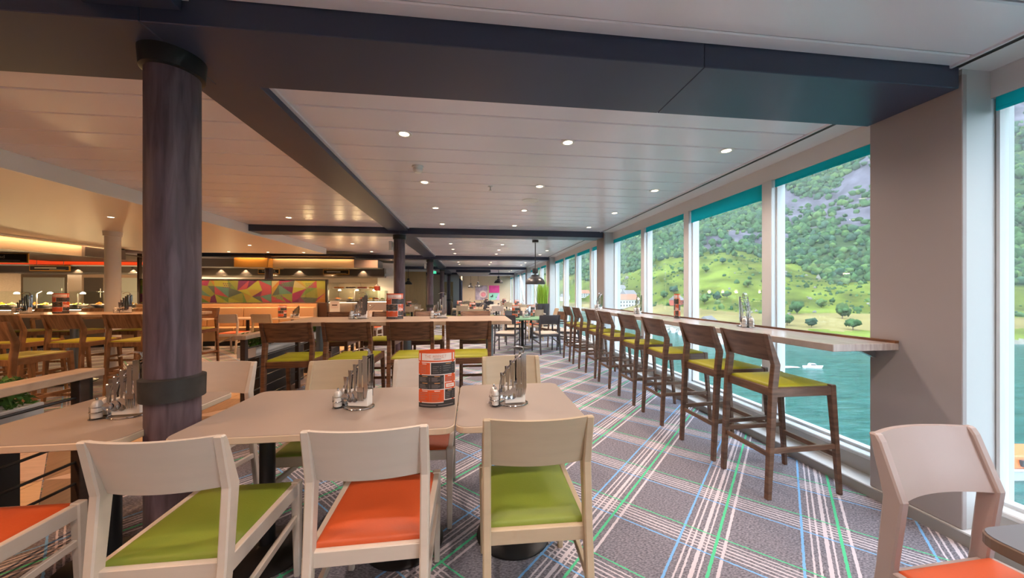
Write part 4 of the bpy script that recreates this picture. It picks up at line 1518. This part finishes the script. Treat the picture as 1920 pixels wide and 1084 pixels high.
def sign(lab, x, y, z, w, h, body, size, rz=0, align='CENTER', bars=False):
    t = thing('hanging_sign', lab, 'sign', (x, y, z), rz, 'station signs over the buffet')
    part('frame', MB().box(-w / 2 - .025, w / 2 + .025, 0, .03, -h / 2 - .025, h / 2 + .025), 'gold_panel', t, bevel=.004)
    part('board', MB().box(-w / 2, w / 2, -.006, .0, -h / 2, h / 2), 'sign_black', t)
    for hx in (-w * .35, w * .35):
        part('hanger', MB().tube([(hx, .015, h / 2 + .02), (hx, .015, CEIL - z + .01)], .006, 6), 'brushed', t)
    if body:
        text(t, body, size, 'sign_text', (0 if align == 'CENTER' else w / 2 - .40, -.0085, h * .12), (PI / 2, 0, 0), align)
    if bars:
        part('lettering', MB().box(-w * .38, w * .18, -.009, -.006, -.012, .022), 'sign_text', t)
    part('small_print', MB().box(-w * .0, w * .42, -.009, -.006, -h * .36, -h * .30), 'sign_text', t)
    return t


sign('black station sign ending in Bread at the far left edge', -11.2, 9.4, 2.18, 1.5, .18, 's, Bread', .11, .08, 'RIGHT')
sign('black station sign with yellow frame under the red strip', -12.45, 11.8, 2.09, 1.0, .12, None, .07, 0, bars=True)
sign('black station sign above the printed partition, beside the dark column', -6.75, 12.45, 2.07, .62, .12, 'TANDOOR', .085)
sign('black station sign with yellow frame right of the printed partition', -4.6, 12.45, 2.07, .80, .12, None, .08, 0, bars=True)


def serving_counter(lab, x0, x1, y, z=1.08, d=.75, front='counter_pale', lamps=3, lamp_w=14):
    w = x1 - x0
    t = thing('serving_counter', lab, 'counter', ((x0 + x1) / 2, y, 0), 0, 'buffet serving counters')
    part('plinth', MB().box(-w / 2, w / 2, .06, d, 0, .12), 'black_metal', t)
    npan = max(2, int(w / .8))
    for k in range(npan):
        a = -w / 2 + w * k / npan
        part('front_panel', MB().box(a + .004, a + w / npan - .004, 0, .04, .12, z - .04), front, t, bevel=.003)
    part('carcass', MB().box(-w / 2, w / 2, .04, d, .12, z - .04), 'steel_dark', t)
    part('counter_top', MB().box(-w / 2 - .02, w / 2 + .02, -.04, d, z - .04, z), 'steel', t, bevel=.004)
    part('light_strip', MB().box(-w / 2, w / 2, -.035, -.025, z - .052, z - .041), 'strip_glow', t)
    for k in range(npan + 1):
        a = -w / 2 + .03 + (w - .06) * k / npan
        part('glass_post', MB().tube([(a, .12, z), (a, .12, z + .36), (a, .22, z + .42)], .012, 8), 'brushed', t)
    for k in range(npan):
        a = -w / 2 + w * k / npan
        part('sneeze_guard', MB().hexa([(a + .03, .08, z + .10), (a + w / npan - .03, .08, z + .10), (a + w / npan - .03, .086, z + .10), (a + .03, .086, z + .10),
                                        (a + .03, .20, z + .40), (a + w / npan - .03, .20, z + .40), (a + w / npan - .03, .206, z + .40), (a + .03, .206, z + .40)]), 'shop_glass', t)
        part('glass_shelf', MB().box(a + .03, a + w / npan - .03, .12, d - .05, z + .405, z + .415), 'shop_glass', t)
    for k in range(lamps):  # glowing lamps added under the glass shelf to brighten the counter
        a = -w / 2 + w * (k + .5) / lamps
        put('added_lamp', mesh_for('added_lamp', lambda: MB().lathe([(.05, 0), (.045, .03), (.015, .05)], 14), 'lens_glow'), t, (a, .4, z + .35))
        ld = bpy.data.lights.new('added_light', 'POINT')
        ld.energy = lamp_w
        ld.color = (1, .62, .30)
        ld.shadow_soft_size = .04
        lo = bpy.data.objects.new('added_light', ld)
        COL.objects.link(lo)
        lo.parent = t
        lo.location = (a, .4, z + .31)
    return t


serving_counter('serving counter with pastries right of the printed partition', -4.75, -3.05, 12.0)
serving_counter('long serving counter behind the printed partition', -8.6, -4.85, 12.0)
serving_counter('left buffet counter with yellow fruit displays', -12.6, -8.9, 9.8, z=.98, lamps=5, lamp_w=34)
mat('case_grey', (.35, .30, .27), .35)

# food on the counters
fr_ = random.Random(23)


def bowl(x, y, z, mname, lab, R=.13):
    t = thing('food_bowl', lab, 'food bowl', (x, y, z + .001), 0, 'bowls of food on the buffet')
    put('dish', mesh_for(('bowl', R), lambda: MB().lathe([(R * .45, 0), (R * .8, .03), (R, .075), (R * .95, .075), (R * .75, .035), (.01, .02)], 20), 'plastic_white', smooth=True), t)

    def heap():
        mb = MB()
        r2 = random.Random(int(R * 1000))
        for _ in range(16):
            a, q = r2.uniform(0, 2 * PI), r2.uniform(0, R * .65)
            s = r2.uniform(.025, .04)
            cx, cy, cz = q * math.cos(a), q * math.sin(a), .07 + (R * .65 - q) * .35
            vs = [(cx + s, cy, cz), (cx - s, cy, cz), (cx, cy + s, cz), (cx, cy - s, cz), (cx, cy, cz + s), (cx, cy, cz - s)]
            mb.add(vs, [(0, 2, 4), (2, 1, 4), (1, 3, 4), (3, 0, 4), (2, 0, 5), (1, 2, 5), (3, 1, 5), (0, 3, 5)])
        return mb
    o = put('food', mesh_for(('heap', R), heap, mname, smooth=False), t)
    o['kind'] = 'stuff'


for k in range(10):
    bowl(-12.35 + k * .37, 10.22 + .12 * (k % 2), .98, ['food_gold', 'food_gold', 'food_green', 'food_orange'][k % 4], 'bowl of food, %s from the left, on the left buffet counter' % ORD[k], .17)
for k in range(4):
    bowl(-4.5 + k * .4, 12.3, 1.08, ['food_orange', 'food_gold', 'food_red', 'food_choc'][k], 'bowl of food, %s from the left, right of the partition' % ORD[k], .12)
for k in range(7):
    bowl(-8.2 + k * .5, 12.3, 1.08, ['food_red', 'food_gold', 'food_green'][k % 3], 'bowl of food, %s from the left, behind the printed partition' % ORD[k], .13)
for k in range(4):
    t = thing('pastry_tray', 'tray of pastries, %s from the left on the glass shelf right of the partition' % ORD[k], 'tray', (-4.48 + k * .38, 12.38, 1.496), 0, 'pastry trays on the glass shelf')
    part('tray', MB().box(-.16, .16, -.14, .14, 0, .015), 'plastic_white', t, bevel=.004)
    for j in range(6):
        put('pastry', mesh_for('pastry', lambda: MB().lathe([(.035, 0), (.042, .02), (.03, .045), (.002, .05)], 10), ['food_orange', 'food_choc', 'food_red', 'food_gold'][k], smooth=True), t, (-.10 + .10 * (j % 3), -.06 + .12 * (j // 3), .016))
# cake case beside the white kitchen end wall
cc_ = thing('cake_case', 'glass cake case with tall cake in front of the white kitchen wall', 'display case', (-3.0, 11.2, 0))
part('plinth', MB().box(-.36, .36, 0, .5, 0, .78), 'brown_panel', cc_, bevel=.004)
part('drawer_front', MB().box(-.37, .37, -.02, 0, .80, 1.06), 'case_grey', cc_, bevel=.004)
part('body', MB().box(-.37, .37, 0, .5, .78, 1.08), 'counter_pale', cc_)
part('light_strip', MB().box(-.36, .36, -.025, -.02, 1.065, 1.08), 'strip_glow', cc_)
for (a, c, e, f) in ((-.3, .3, .02, .025), (-.3, .3, .45, .455)):
    part('glass', MB().box(a, c, e, f, 1.08, 1.42), 'shop_glass', cc_)
for a in (-.3, .295):
    part('glass', MB().box(a, a + .005, .02, .455, 1.08, 1.42), 'shop_glass', cc_)
part('glass_top', MB().box(-.31, .31, .01, .465, 1.42, 1.428), 'shop_glass', cc_)
ck = thing('cake', 'tall dark red cake with cream tip on the glass case', 'cake', (-2.98, 11.42, 1.429))
part('body', MB().lathe([(.09, 0), (.09, .13), (.085, .14)], 20), 'food_red', ck, smooth=True, angle=40)
part('cream', MB().lathe([(.085, .14), (.05, .17), (.015, .21), (.002, .22)], 16), 'napkin', ck, smooth=True)
for k in range(3):
    bowl(-3.18 + k * .18, 11.4, 1.081, ['food_gold', 'food_red', 'food_green'][k], 'small food bowl, %s from the left inside the cake case' % ORD[k], .08)
# paper notice stand before the counter
ns = thing('notice_stand', 'white notice stand in front of the pastry counter', 'sign', (-4.35, 11.65, 0))
part('panel', MB().box(-.15, .15, 0, .02, .10, 1.10), 'napkin', ns, bevel=.003)
part('notice', MB().box(-.11, .11, -.004, 0, .86, 1.08), 'menu_white', ns)
part('printed_lines', MB().box(-.08, .08, -.006, -.004, .95, .98), 'sign_black', ns)
part('foot', MB().box(-.18, .18, -.12, .14, 0, .02), 'brushed', ns)
# fridges and cupboards on the back wall at left
for k, (x, w, m_, lab) in enumerate(((-13.6, 1.3, 'fridge_white', 'pale green lit fridge at the far left of the kitchen'), (-11.0, 1.2, 'fridge_white', 'pale grey screen panel behind the left buffet'), (-12.2, .7, 'counter_pale', 'cream cupboard with dark glass door in the kitchen'))):
    t = thing('kitchen_cupboard', lab, 'cupboard', (x, 12.75, 0))
    part('body', MB().box(-w / 2, w / 2, 0, .6, 0, 1.95), 'counter_pale' if k != 0 else 'steel_dark', t, bevel=.004)
    part('door', MB().box(-w / 2 + .08, w / 2 - .08, -.02, 0, .95, 1.85), m_ if k < 2 else 'hood_dark', t, bevel=.003)
    part('handle', MB().tube([(w / 2 - .12, -.04, 1.2), (w / 2 - .12, -.04, 1.5)], .01, 6), 'brushed', t)
for k, x in enumerate((-13.2, -11.3, -9.6, -7.7, -6.2, -4.6)):
    ld = bpy.data.lights.new('kitchen_light', 'AREA')
    ld.energy = 70
    ld.color = (1, .74, .48)
    ld.size = 1.0
    ld.size_y = .15
    ld.shape = 'RECTANGLE'
    t = thing('strip_lamp', 'warm strip lamp, %s from the left, under the kitchen ceiling' % ORD[k], 'lamp', (x, 13.7, 2.25), group='kitchen strip lamps')
    put('housing', mesh_for('strip_housing', lambda: MB().box(-.55, .55, -.06, .06, 0, .06), 'plastic_white'), t)
    put('diffuser', mesh_for('strip_diff', lambda: MB().box(-.52, .52, -.045, .045, -.01, 0), 'strip_glow'), t)
    lo = bpy.data.objects.new('kitchen_light', ld)
    COL.objects.link(lo)
    lo.parent = t
    lo.location = (0, 0, -.03)

# ================================================================== THE FJORD OUTSIDE
WATER = -14.0
mat('field', (.135, .112, .045), .9, spec=.05, noise_s=.04, noise_a=.3)
mat('meadow', (.066, .086, .013), .9, spec=.05, noise_s=.06, noise_a=.6)
mat('forest_floor', (.028, .050, .018), .9, spec=.05, noise_s=.06, noise_a=.3)
mat('rock', (.065, .060, .078), .85, spec=.05, noise_s=.09, noise_a=.55, stretch=(1, 1, .5), bump=.6)
mat('shore', (.13, .125, .11), .9, spec=.05, noise_s=.5, noise_a=.3)
m, nt, bs = principled('water')
bs.inputs['Base Color'].default_value = (.045, .235, .215, 1)
bs.inputs['Roughness'].default_value = .22
bs.inputs['Specular IOR Level'].default_value = .22
tcw = nt.nodes.new('ShaderNodeNewGeometry')
mpw = nt.nodes.new('ShaderNodeMapping')
mpw.inputs['Scale'].default_value = (.16, .5, 1)
mpw.inputs['Rotation'].default_value = (0, 0, .5)
nzw = nt.nodes.new('ShaderNodeTexNoise')
nzw.inputs['Scale'].default_value = 1.6
nzw.inputs['Detail'].default_value = 7
bpw = nt.nodes.new('ShaderNodeBump')
bpw.inputs['Strength'].default_value = .8
bpw.inputs['Distance'].default_value = .6
rw = nt.nodes.new('ShaderNodeValToRGB')
rw.color_ramp.elements[0].position = .30
rw.color_ramp.elements[1].position = .75
rw.color_ramp.elements[0].color = (.003, .042, .040, 1)
rw.color_ramp.elements[1].color = (.020, .086, .080, 1)
nt.links.new(tcw.outputs['Position'], mpw.inputs[0])
nt.links.new(mpw.outputs[0], nzw.inputs['Vector'])
nt.links.new(nzw.outputs['Fac'], bpw.inputs['Height'])
nt.links.new(nzw.outputs['Fac'], rw.inputs[0])
nt.links.new(rw.outputs[0], bs.inputs['Base Color'])
nt.links.new(bpw.outputs[0], bs.inputs['Normal'])
MATS['water'] = m
wt = put('sea_water', MB().add([(3.6, -400, WATER), (900, -400, WATER), (900, 900, WATER), (3.6, 900, WATER)], [(0, 1, 2, 3)]).mesh('sea_water', ['water']))
tag(wt, 'rippled teal fjord water below the windows', 'water', kind='stuff')


def interp(x, xs, ys):
    return float(np.interp(x, xs, ys))


AZ = [5, 16, 24, 30, 38, 44, 50, 56, 64, 80, 110, 130]              # degrees from straight down the room towards the windows
SHORE = [420, 330, 240, 165, 138, 132, 128, 150, 190, 250, 330, 380]     # distance of the shoreline
FIELD = [470, 380, 300, 235, 215, 215, 215, 235, 270, 330, 420, 480]     # field ends
MEAD = [560, 450, 385, 345, 345, 330, 300, 300, 350, 420, 520, 560]      # meadow ends, forest starts
HF = [-9, -8, -7, -7, -7.5, -8, -8, -8, -8, -8, -8, -8]
HM = [10, 12, 20, 27, 36, 24, 6, 8, 4, 4, 6, 6]


def terrain(az, rho):
    s, f, m_ = interp(az, AZ, SHORE), interp(az, AZ, FIELD), interp(az, AZ, MEAD)
    hf, hm = interp(az, AZ, HF), interp(az, AZ, HM)
    a = math.radians(az)
    x, y = rho * math.sin(a), rho * math.cos(a)
    nz = noise.fractal(Vector((x / 70, y / 70, 3.1)), 1.0, 2.0, 4)
    if rho < s:
        z = WATER - .6 - (s - rho) * .05
    elif rho < f:
        t = (rho - s) / (f - s)
        z = WATER + .3 + (hf - WATER - .3) * (t ** .6) + nz * .8 * t
    elif rho < m_:
        t = (rho - f) / (m_ - f)
        z = hf + (hm - hf) * (t * t * (3 - 2 * t) * .6 + t * .4) + nz * 4 * t * (1.2 - t)
    else:
        q = rho - m_
        z = hm + q * .62 + q * q * .00026 + nz * (4 + min(34, q * .10))
    return x, y, z, s, f, m_, nz


na, nr = 190, 150
azs = np.linspace(4, 128, na)
rhos = np.concatenate([np.linspace(105, 420, 100), np.linspace(426, 1500, 50)])
mats_t = ['shore', 'field', 'meadow', 'forest_floor', 'rock']
vs, info = [], []
for az in azs:
    for rho in rhos:
        x, y, z, s, f, m_, nz = terrain(az, rho)
        vs.append((x, y, z))
        info.append((az, rho, s, f, m_, nz))
fs, mi = [], []
cliffs = [(53, 415, 6, 55), (47.5, 425, 4.5, 30), (40, 365, 5.0, 14), (62, 640, 5, 70), (57, 500, 3, 45)]


def zone(az, rho, s, f, m_, nz, x, y):
    if rho < s + 3:
        return 0
    if rho < f - 8 + nz * 14:
        # a green strip of grass lies between the shore and the mown field
        if (az > 47 and rho < s + 26 + nz * 8):
            return 2
        return 1
    if rho < m_ + nz * 22:
        return 2
    q = noise.fractal(Vector((x / 24, y / 24, 8.0)), 1.0, 2.0, 3)
    for ca, cr, da, dr in cliffs:
        if ((az - ca) / da) ** 2 + ((rho - cr) / dr) ** 2 < 1 + q * 1.1:
            return 4
    return 3


zone_grid = {}
for i in range(na - 1):
    for j in range(nr - 1):
        a = i * nr + j
        fs.append((a, a + nr, a + nr + 1, a + 1))
        az, rho, s, f, m_, nz = info[a]
        mi.append(zone(az, rho, s, f, m_, nz, vs[a][0], vs[a][1]))
me = bpy.data.meshes.new('hillside')
me.from_pydata(vs, [], fs)
for k in mats_t:
    me.materials.append(MATS[k])
me.polygons.foreach_set('material_index', mi)
me.polygons.foreach_set('use_smooth', [True] * len(fs))
me.update()
hs = put('hillside', me)
tag(hs, 'steep green mountainside with meadows and mown fields across the fjord', 'hillside', kind='structure')

# forest: one mass of crowns too many to count
ico = bmesh.new()
bmesh.ops.create_icosphere(ico, subdivisions=1, radius=1)
ico.verts.ensure_lookup_table()
IV = np.array([v.co[:] for v in ico.verts])
IF = np.array([[v.index for v in f.verts] for f in ico.faces])
ico.free()
leafc = [('crown_dark', (.020, .048, .020)), ('crown_mid', (.034, .072, .027)), ('crown_light', (.056, .098, .032)), ('crown_blue', (.026, .056, .034))]
for nm, c in leafc:
    mat(nm, c, .9, spec=.05, noise_s=.45, noise_a=.45, bump=1.0, coord='Object')
fr2 = np.random.RandomState(4)


def crowns(points, sizes, seed):
    r = np.random.RandomState(seed)
    V, F, M = [], [], []
    nV = len(IV)
    for k, (p, s) in enumerate(zip(points, sizes)):
        ph = r.uniform(0, 6.28, 3)
        fq = r.uniform(2.2, 4.2, 3)
        d = 1 + .17 * np.sin(IV[:, 0] * fq[0] + ph[0]) * np.sin(IV[:, 1] * fq[1] + ph[1]) + .10 * np.sin(IV[:, 2] * fq[2] * 1.7 + ph[2]) + r.uniform(-.26, .2, nV)
        q = IV * d[:, None] * np.array([s * r.uniform(.8, 1.1), s * r.uniform(.8, 1.1), s * r.uniform(.85, 1.3)])
        V.append(q + np.array(p))
        F.append(IF + k * nV)
        M.append(np.full(len(IF), r.choice(4, p=[.3, .36, .16, .18])))
    return np.concatenate(V), np.concatenate(F), np.concatenate(M)


def np_mesh(name, V, F, mats_, M=None, smooth=True):
    me = bpy.data.meshes.new(name)
    me.vertices.add(len(V))
    me.vertices.foreach_set('co', V.astype(np.float32).ravel())
    nl = F.size
    me.loops.add(nl)
    me.loops.foreach_set('vertex_index', F.astype(np.int32).ravel())
    me.polygons.add(len(F))
    me.polygons.foreach_set('loop_start', np.arange(0, nl, F.shape[1], dtype=np.int32))
    me.polygons.foreach_set('loop_total', np.full(len(F), F.shape[1], dtype=np.int32))
    for k in mats_:
        me.materials.append(MATS[k])
    if M is not None:
        me.polygons.foreach_set('material_index', M.astype(np.int32))
    me.polygons.foreach_set('use_smooth', np.full(len(F), smooth))
    me.update()
    me.validate()
    return me


pts, szs = [], []
tries = 0
while len(pts) < 26000 and tries < 90000:
    tries += 1
    az = fr2.uniform(14, 92)
    u = fr2.uniform(0, 1)
    mm = interp(az, AZ, MEAD)
    rho = mm - 14 + (u ** 1.25) * 620
    x, y, z, s, f, m_, nz = terrain(az, rho)
    zz_ = zone(az, rho, s, f, m_, nz, x, y)
    if zz_ != 3 and not (zz_ == 4 and fr2.uniform() < .22):
        continue
    size = 1.3 + fr2.uniform(0, 1.5) ** 1.5 + (rho - 300) * .0045
    pts.append((x, y, z + size * .45))
    szs.append(size)
V, F, M = crowns(pts, szs, 9)
fo = put('forest', np_mesh('forest', V, F, [c[0] for c in leafc], M))
tag(fo, 'dense green broadleaf forest covering the mountainside', 'forest', kind='stuff')

# single trees and bushes on the meadow and field
mat('trunk', (.10, .07, .05), .9)
tree_spots = [  # azimuth, distance, crown size, description
    (50.4, 192, 3.8, 'dark round tree on the mown field by the grey pier'), (46.2, 205, 4.0, 'round tree in the middle of the right hand field'),
    (48.5, 230, 2.6, 'small round bush at the upper edge of the right hand field'), (47.6, 160, 2.1, 'small dark bush low on the field above the cutlery'),
    (45.2, 162, 2.6, 'pale wide bush low on the field'), (51.3, 160, 2.6, 'lone bush near the shore by the grey pier'),
    (35.8, 232, 3.6, 'round bush at the foot of the steep meadow'), (37.4, 236, 3.2, 'second bush at the foot of the steep meadow'),
    (38.6, 240, 3.0, 'third bush at the foot of the steep meadow'), (34.7, 190, 2.4, 'pale bush on the yellow field'),
    (36.0, 290, 3.4, 'young tree halfway up the steep meadow'), (38.0, 300, 3.0, 'small tree on the steep meadow near its top'),
    (35.2, 330, 3.6, 'dark tree at the top left of the steep meadow'), (39.4, 322, 3.2, 'tree at the top of the steep meadow'),
    (33.0, 300, 3.5, 'tree left of the steep meadow'), (31.8, 262, 3.4, 'tree on the left slope above the village'), (30.4, 255, 3.2, 'second tree on the left slope above the village'),
    (34.0, 246, 3.0, 'bush above the yellow field at left'), (41.0, 260, 3.0, 'bush on the right side of the meadow')]
for k, (az, rho, s_, lab) in enumerate(tree_spots):
    x, y, z, *_r = terrain(az, rho)
    r = np.random.RandomState(40 + k)
    pp = [(0, 0, s_ * 1.05)] + [(r.uniform(-.5, .5) * s_, r.uniform(-.5, .5) * s_, s_ * r.uniform(.7, 1.35)) for _ in range(14)]
    V, F, M = crowns(pp, [s_ * .66] + [s_ * r.uniform(.26, .42) for _ in range(14)], 60 + k)
    M[:] = (1, 1, 2, 3)[k % 4]
    t = thing('meadow_tree', lab, 'tree', (x, y, z - .3), 0, 'single trees on the meadows')
    put('crown', np_mesh('crown', V, F, [c[0] for c in leafc], M), t)
    part('trunk', MB().tube([(0, 0, -.3), (0, 0, s_ * .9)], .16 * s_ / 3, 6), 'trunk', t)

# low shrubs, tussocks and pale stones scattered over the slopes
sp, ss, sm = [], [], []
rs = np.random.RandomState(77)
while len(sp) < 900:
    az = rs.uniform(20, 72)
    f_, m2 = interp(az, AZ, FIELD), interp(az, AZ, MEAD)
    rho = f_ - 12 + (m2 + 10 - f_) * rs.uniform(0, 1) ** .8
    x, y, z, *_r = terrain(az, rho)
    if noise.fractal(Vector((x / 30, y / 30, 5.0)), 1.0, 2.0, 3) < rs.uniform(-.35, .35):
        continue
    q = rs.uniform(.35, 1.0) + (rs.uniform() < .12) * rs.uniform(.4, 1.4)
    sp.append((x, y, z + q * .2))
    ss.append(q)
V, F, M = crowns(sp, ss, 12)
me_s = np_mesh('shrubs', V, F, [c[0] for c in leafc] + ['shore'], np.repeat(np.where(np.arange(len(sp)) % 9 == 0, 4, M.reshape(len(sp), -1)[:, 0]), len(IF)))
tag(put('meadow_shrubs', me_s), 'low shrubs and pale stones scattered over the meadow slopes', 'shrubs', kind='stuff')

# village, boats
mat('house_white', (0.429, 0.418, 0.396), .7)
mat('house_red', (0.275, 0.055, 0.033), .7)
mat('roof_grey', (0.11, 0.105, 0.11), .7)
mat('roof_tile', (0.264, 0.099, 0.055), .7)
mat('boat_white', (0.468, 0.473, 0.473), .35)
mat('boat_orange', (0.44, 0.11, 0.033), .4)
mat('dark_glass', (.03, .04, .05), .1)


def house(lab, az, rho, w, d, h, wall, roof, rz):
    x, y, z, *_r = terrain(az, rho)
    t = thing('house', lab, 'house', (x, y, z - .5), rz, 'houses across the fjord')
    part('walls', MB().box(-w / 2, w / 2, -d / 2, d / 2, 0, h), wall, t)
    part('roof', MB().prism_x([(-d / 2 - .4, h - .2), (d / 2 + .4, h - .2), (0, h + d * .42)], -w / 2 - .4, w / 2 + .4), roof, t)
    nw = max(2, int(w / 2.6))
    for k in range(nw):
        for zz in ([h * .25, h * .62] if h > 4.5 else [h * .4]):
            wx = -w / 2 + w * (k + .5) / nw
            put('pane', mesh_for('house_pane', lambda: MB().box(-.45, .45, -.06, .03, 0, 1.2), 'dark_glass'), t, (wx, -d / 2, zz))


house('long white hotel with red roof in the village', 24.6, 262, 22, 9, 6.5, 'house_white', 'roof_tile', .35)
house('white house beside the hotel in the village', 22.9, 270, 12, 8, 6, 'house_white', 'roof_grey', .3)
house('small white house above the village', 25.3, 300, 10, 8, 5, 'house_white', 'roof_grey', .2)
house('red barn at the edge of the yellow field', 32.2, 236, 7, 6, 3.6, 'house_red', 'roof_grey', .5)
house('white house high above the village', 23.8, 330, 12, 8, 5, 'house_white', 'roof_grey', .25)
house('white farmhouse with red roof on the left slope', 18.4, 375, 11, 8, 5, 'house_white', 'roof_tile', .2)
house('white farmhouse beside the red-roofed one on the left slope', 15.4, 390, 9, 7, 5, 'house_white', 'roof_grey', .1)
house('small boathouse on the shore by the marina', 36.2, 152, 7, 5, 3, 'house_white', 'roof_grey', .6)


def boat(lab, x, y, L, rz, hull='boat_white', cabin='boat_white', name='motor_boat', grp=None, z=WATER):
    t = thing(name, lab, 'boat', (x, y, z), rz, grp)
    w = L * .30
    pl = [(-L / 2, -w / 2), (L * .2, -w / 2), (L * .42, -w * .28), (L / 2, 0), (L * .42, w * .28), (L * .2, w / 2), (-L / 2, w / 2)]
    put('hull', mesh_for(('hull', L), lambda: MB().hexa([(-L / 2, -w * .35, -.3), (L * .34, -w * .2, -.3), (L * .34, w * .2, -.3), (-L / 2, w * .35, -.3),
                                                         (-L / 2, -w / 2, L * .10), (L / 2, -w * .05, L * .15), (L / 2, w * .05, L * .15), (-L / 2, w / 2, L * .10)]), hull, bevel=.04), t)
    put('cabin', mesh_for(('cabin', L), lambda: MB().hexa([(-L * .28, -w * .34, L * .11), (L * .14, -w * .3, L * .12), (L * .14, w * .3, L * .12), (-L * .28, w * .34, L * .11),
                                                           (-L * .22, -w * .28, L * .26), (L * .05, -w * .24, L * .26), (L * .05, w * .24, L * .26), (-L * .22, w * .28, L * .26)]), cabin, bevel=.03), t)
    put('windscreen', mesh_for(('wind', L), lambda: MB().box(-L * .2, L * .06, -w * .33, w * .33, L * .17, L * .22), 'dark_glass'), t)
    return t


# small speedboat with its wake
boat('small white speedboat trailing a foamy wake on the water', 69.4, 62.9, 3.6, math.radians(-14))
mat('foam', (0.484, 0.506, 0.506), .8)
fw = np.random.RandomState(2)
fv, ff = [], []
for k in range(160):
    u = fw.uniform(0, 1)
    w_ = .4 + u * 1.4
    cx, cy = -2.8 - u * 6.5, fw.uniform(-w_, w_)
    s_ = fw.uniform(.12, .40)
    a = len(fv)
    fv += [(cx - s_ * 1.6, cy - s_ * .5, .02), (cx + s_ * 1.2, cy - s_ * .4, .05), (cx + s_ * 1.6, cy + s_ * .5, .02), (cx - s_ * 1.2, cy + s_ * .4, .08)]
    ff.append((a, a + 1, a + 2, a + 3))
wk = put('boat_wake', np_mesh('boat_wake', np.array(fv), np.array(ff), ['foam']), None, (69.4, 62.9, WATER + .05), (0, 0, math.radians(-14)))
tag(wk, 'white foam wake behind the small speedboat', 'wake', kind='stuff')
# orange and white tender alongside, low at the right edge
tb = thing('tender_boat', 'orange and white ship tender on the water at the right edge', 'boat', (48.5, 24.0, WATER), math.radians(-8))
part('hull', MB().hexa([(-5, -1.3, -.4), (4.2, -1.0, -.4), (4.2, 1.0, -.4), (-5, 1.3, -.4), (-5.4, -1.7, 1.0), (5.6, -1.2, 1.2), (5.6, 1.2, 1.2), (-5.4, 1.7, 1.0)]), 'boat_white', tb, bevel=.08)
part('canopy', MB().hexa([(-5, -1.6, 1.0), (4.8, -1.2, 1.1), (4.8, 1.2, 1.1), (-5, 1.6, 1.0), (-4.6, -1.3, 2.0), (3.6, -1.0, 2.0), (3.6, 1.0, 2.0), (-4.6, 1.3, 2.0)]), 'boat_orange', tb, bevel=.1)
for k in range(5):
    part('window_pane', MB().box(-4.0 + k * 1.6, -2.9 + k * 1.6, -1.62, -1.42, 1.25, 1.75), 'dark_glass', tb)
part('rail', MB().box(-5.2, 5.0, -1.75, -1.68, .95, 1.1), 'boat_white', tb)
# marina
for k in range(16):
    az = 29.5 + k * .62 + .1 * math.sin(k * 7)
    s_ = interp(az, AZ, SHORE)
    rho = s_ - 5 - (k % 3) * 5
    boat('moored white boat, %s from the left in the marina' % ORD[k], rho * math.sin(math.radians(az)), rho * math.cos(math.radians(az)), 5.2, .7 + .5 * (k % 2), grp='boats moored in the marina')

# thin mist hanging over the fjord
hz = bpy.data.materials.new('mist')
hz.use_nodes = True
hz.node_tree.nodes.clear()
ho = hz.node_tree.nodes.new('ShaderNodeOutputMaterial')
hv = hz.node_tree.nodes.new('ShaderNodeVolumeScatter')
hv.inputs['Color'].default_value = (.92, .96, 1.0, 1)
hv.inputs['Density'].default_value = .00018
hv.inputs['Anisotropy'].default_value = .2
hz.node_tree.links.new(hv.outputs[0], ho.inputs['Volume'])
MATS['mist'] = hz
mo = put('mist', MB().box(9, 1500, -300, 1500, WATER - 5, 900).mesh('mist', ['mist']))
tag(mo, 'thin pale mist softening the far mountainside', 'mist', kind='stuff')

# ------------------------------------------------------------------ light transport settings
cy = SC.cycles
cy.max_bounces = 6
cy.diffuse_bounces = 3
cy.glossy_bounces = 2
cy.transmission_bounces = 4
cy.transparent_max_bounces = 10
cy.caustics_reflective = False
cy.caustics_refractive = False
cy.use_denoising = True
cy.use_adaptive_sampling = True
cy.adaptive_threshold = .08
cy.sample_clamp_indirect = 6
cy.volume_bounces = 0
cy.volume_step_rate = 4
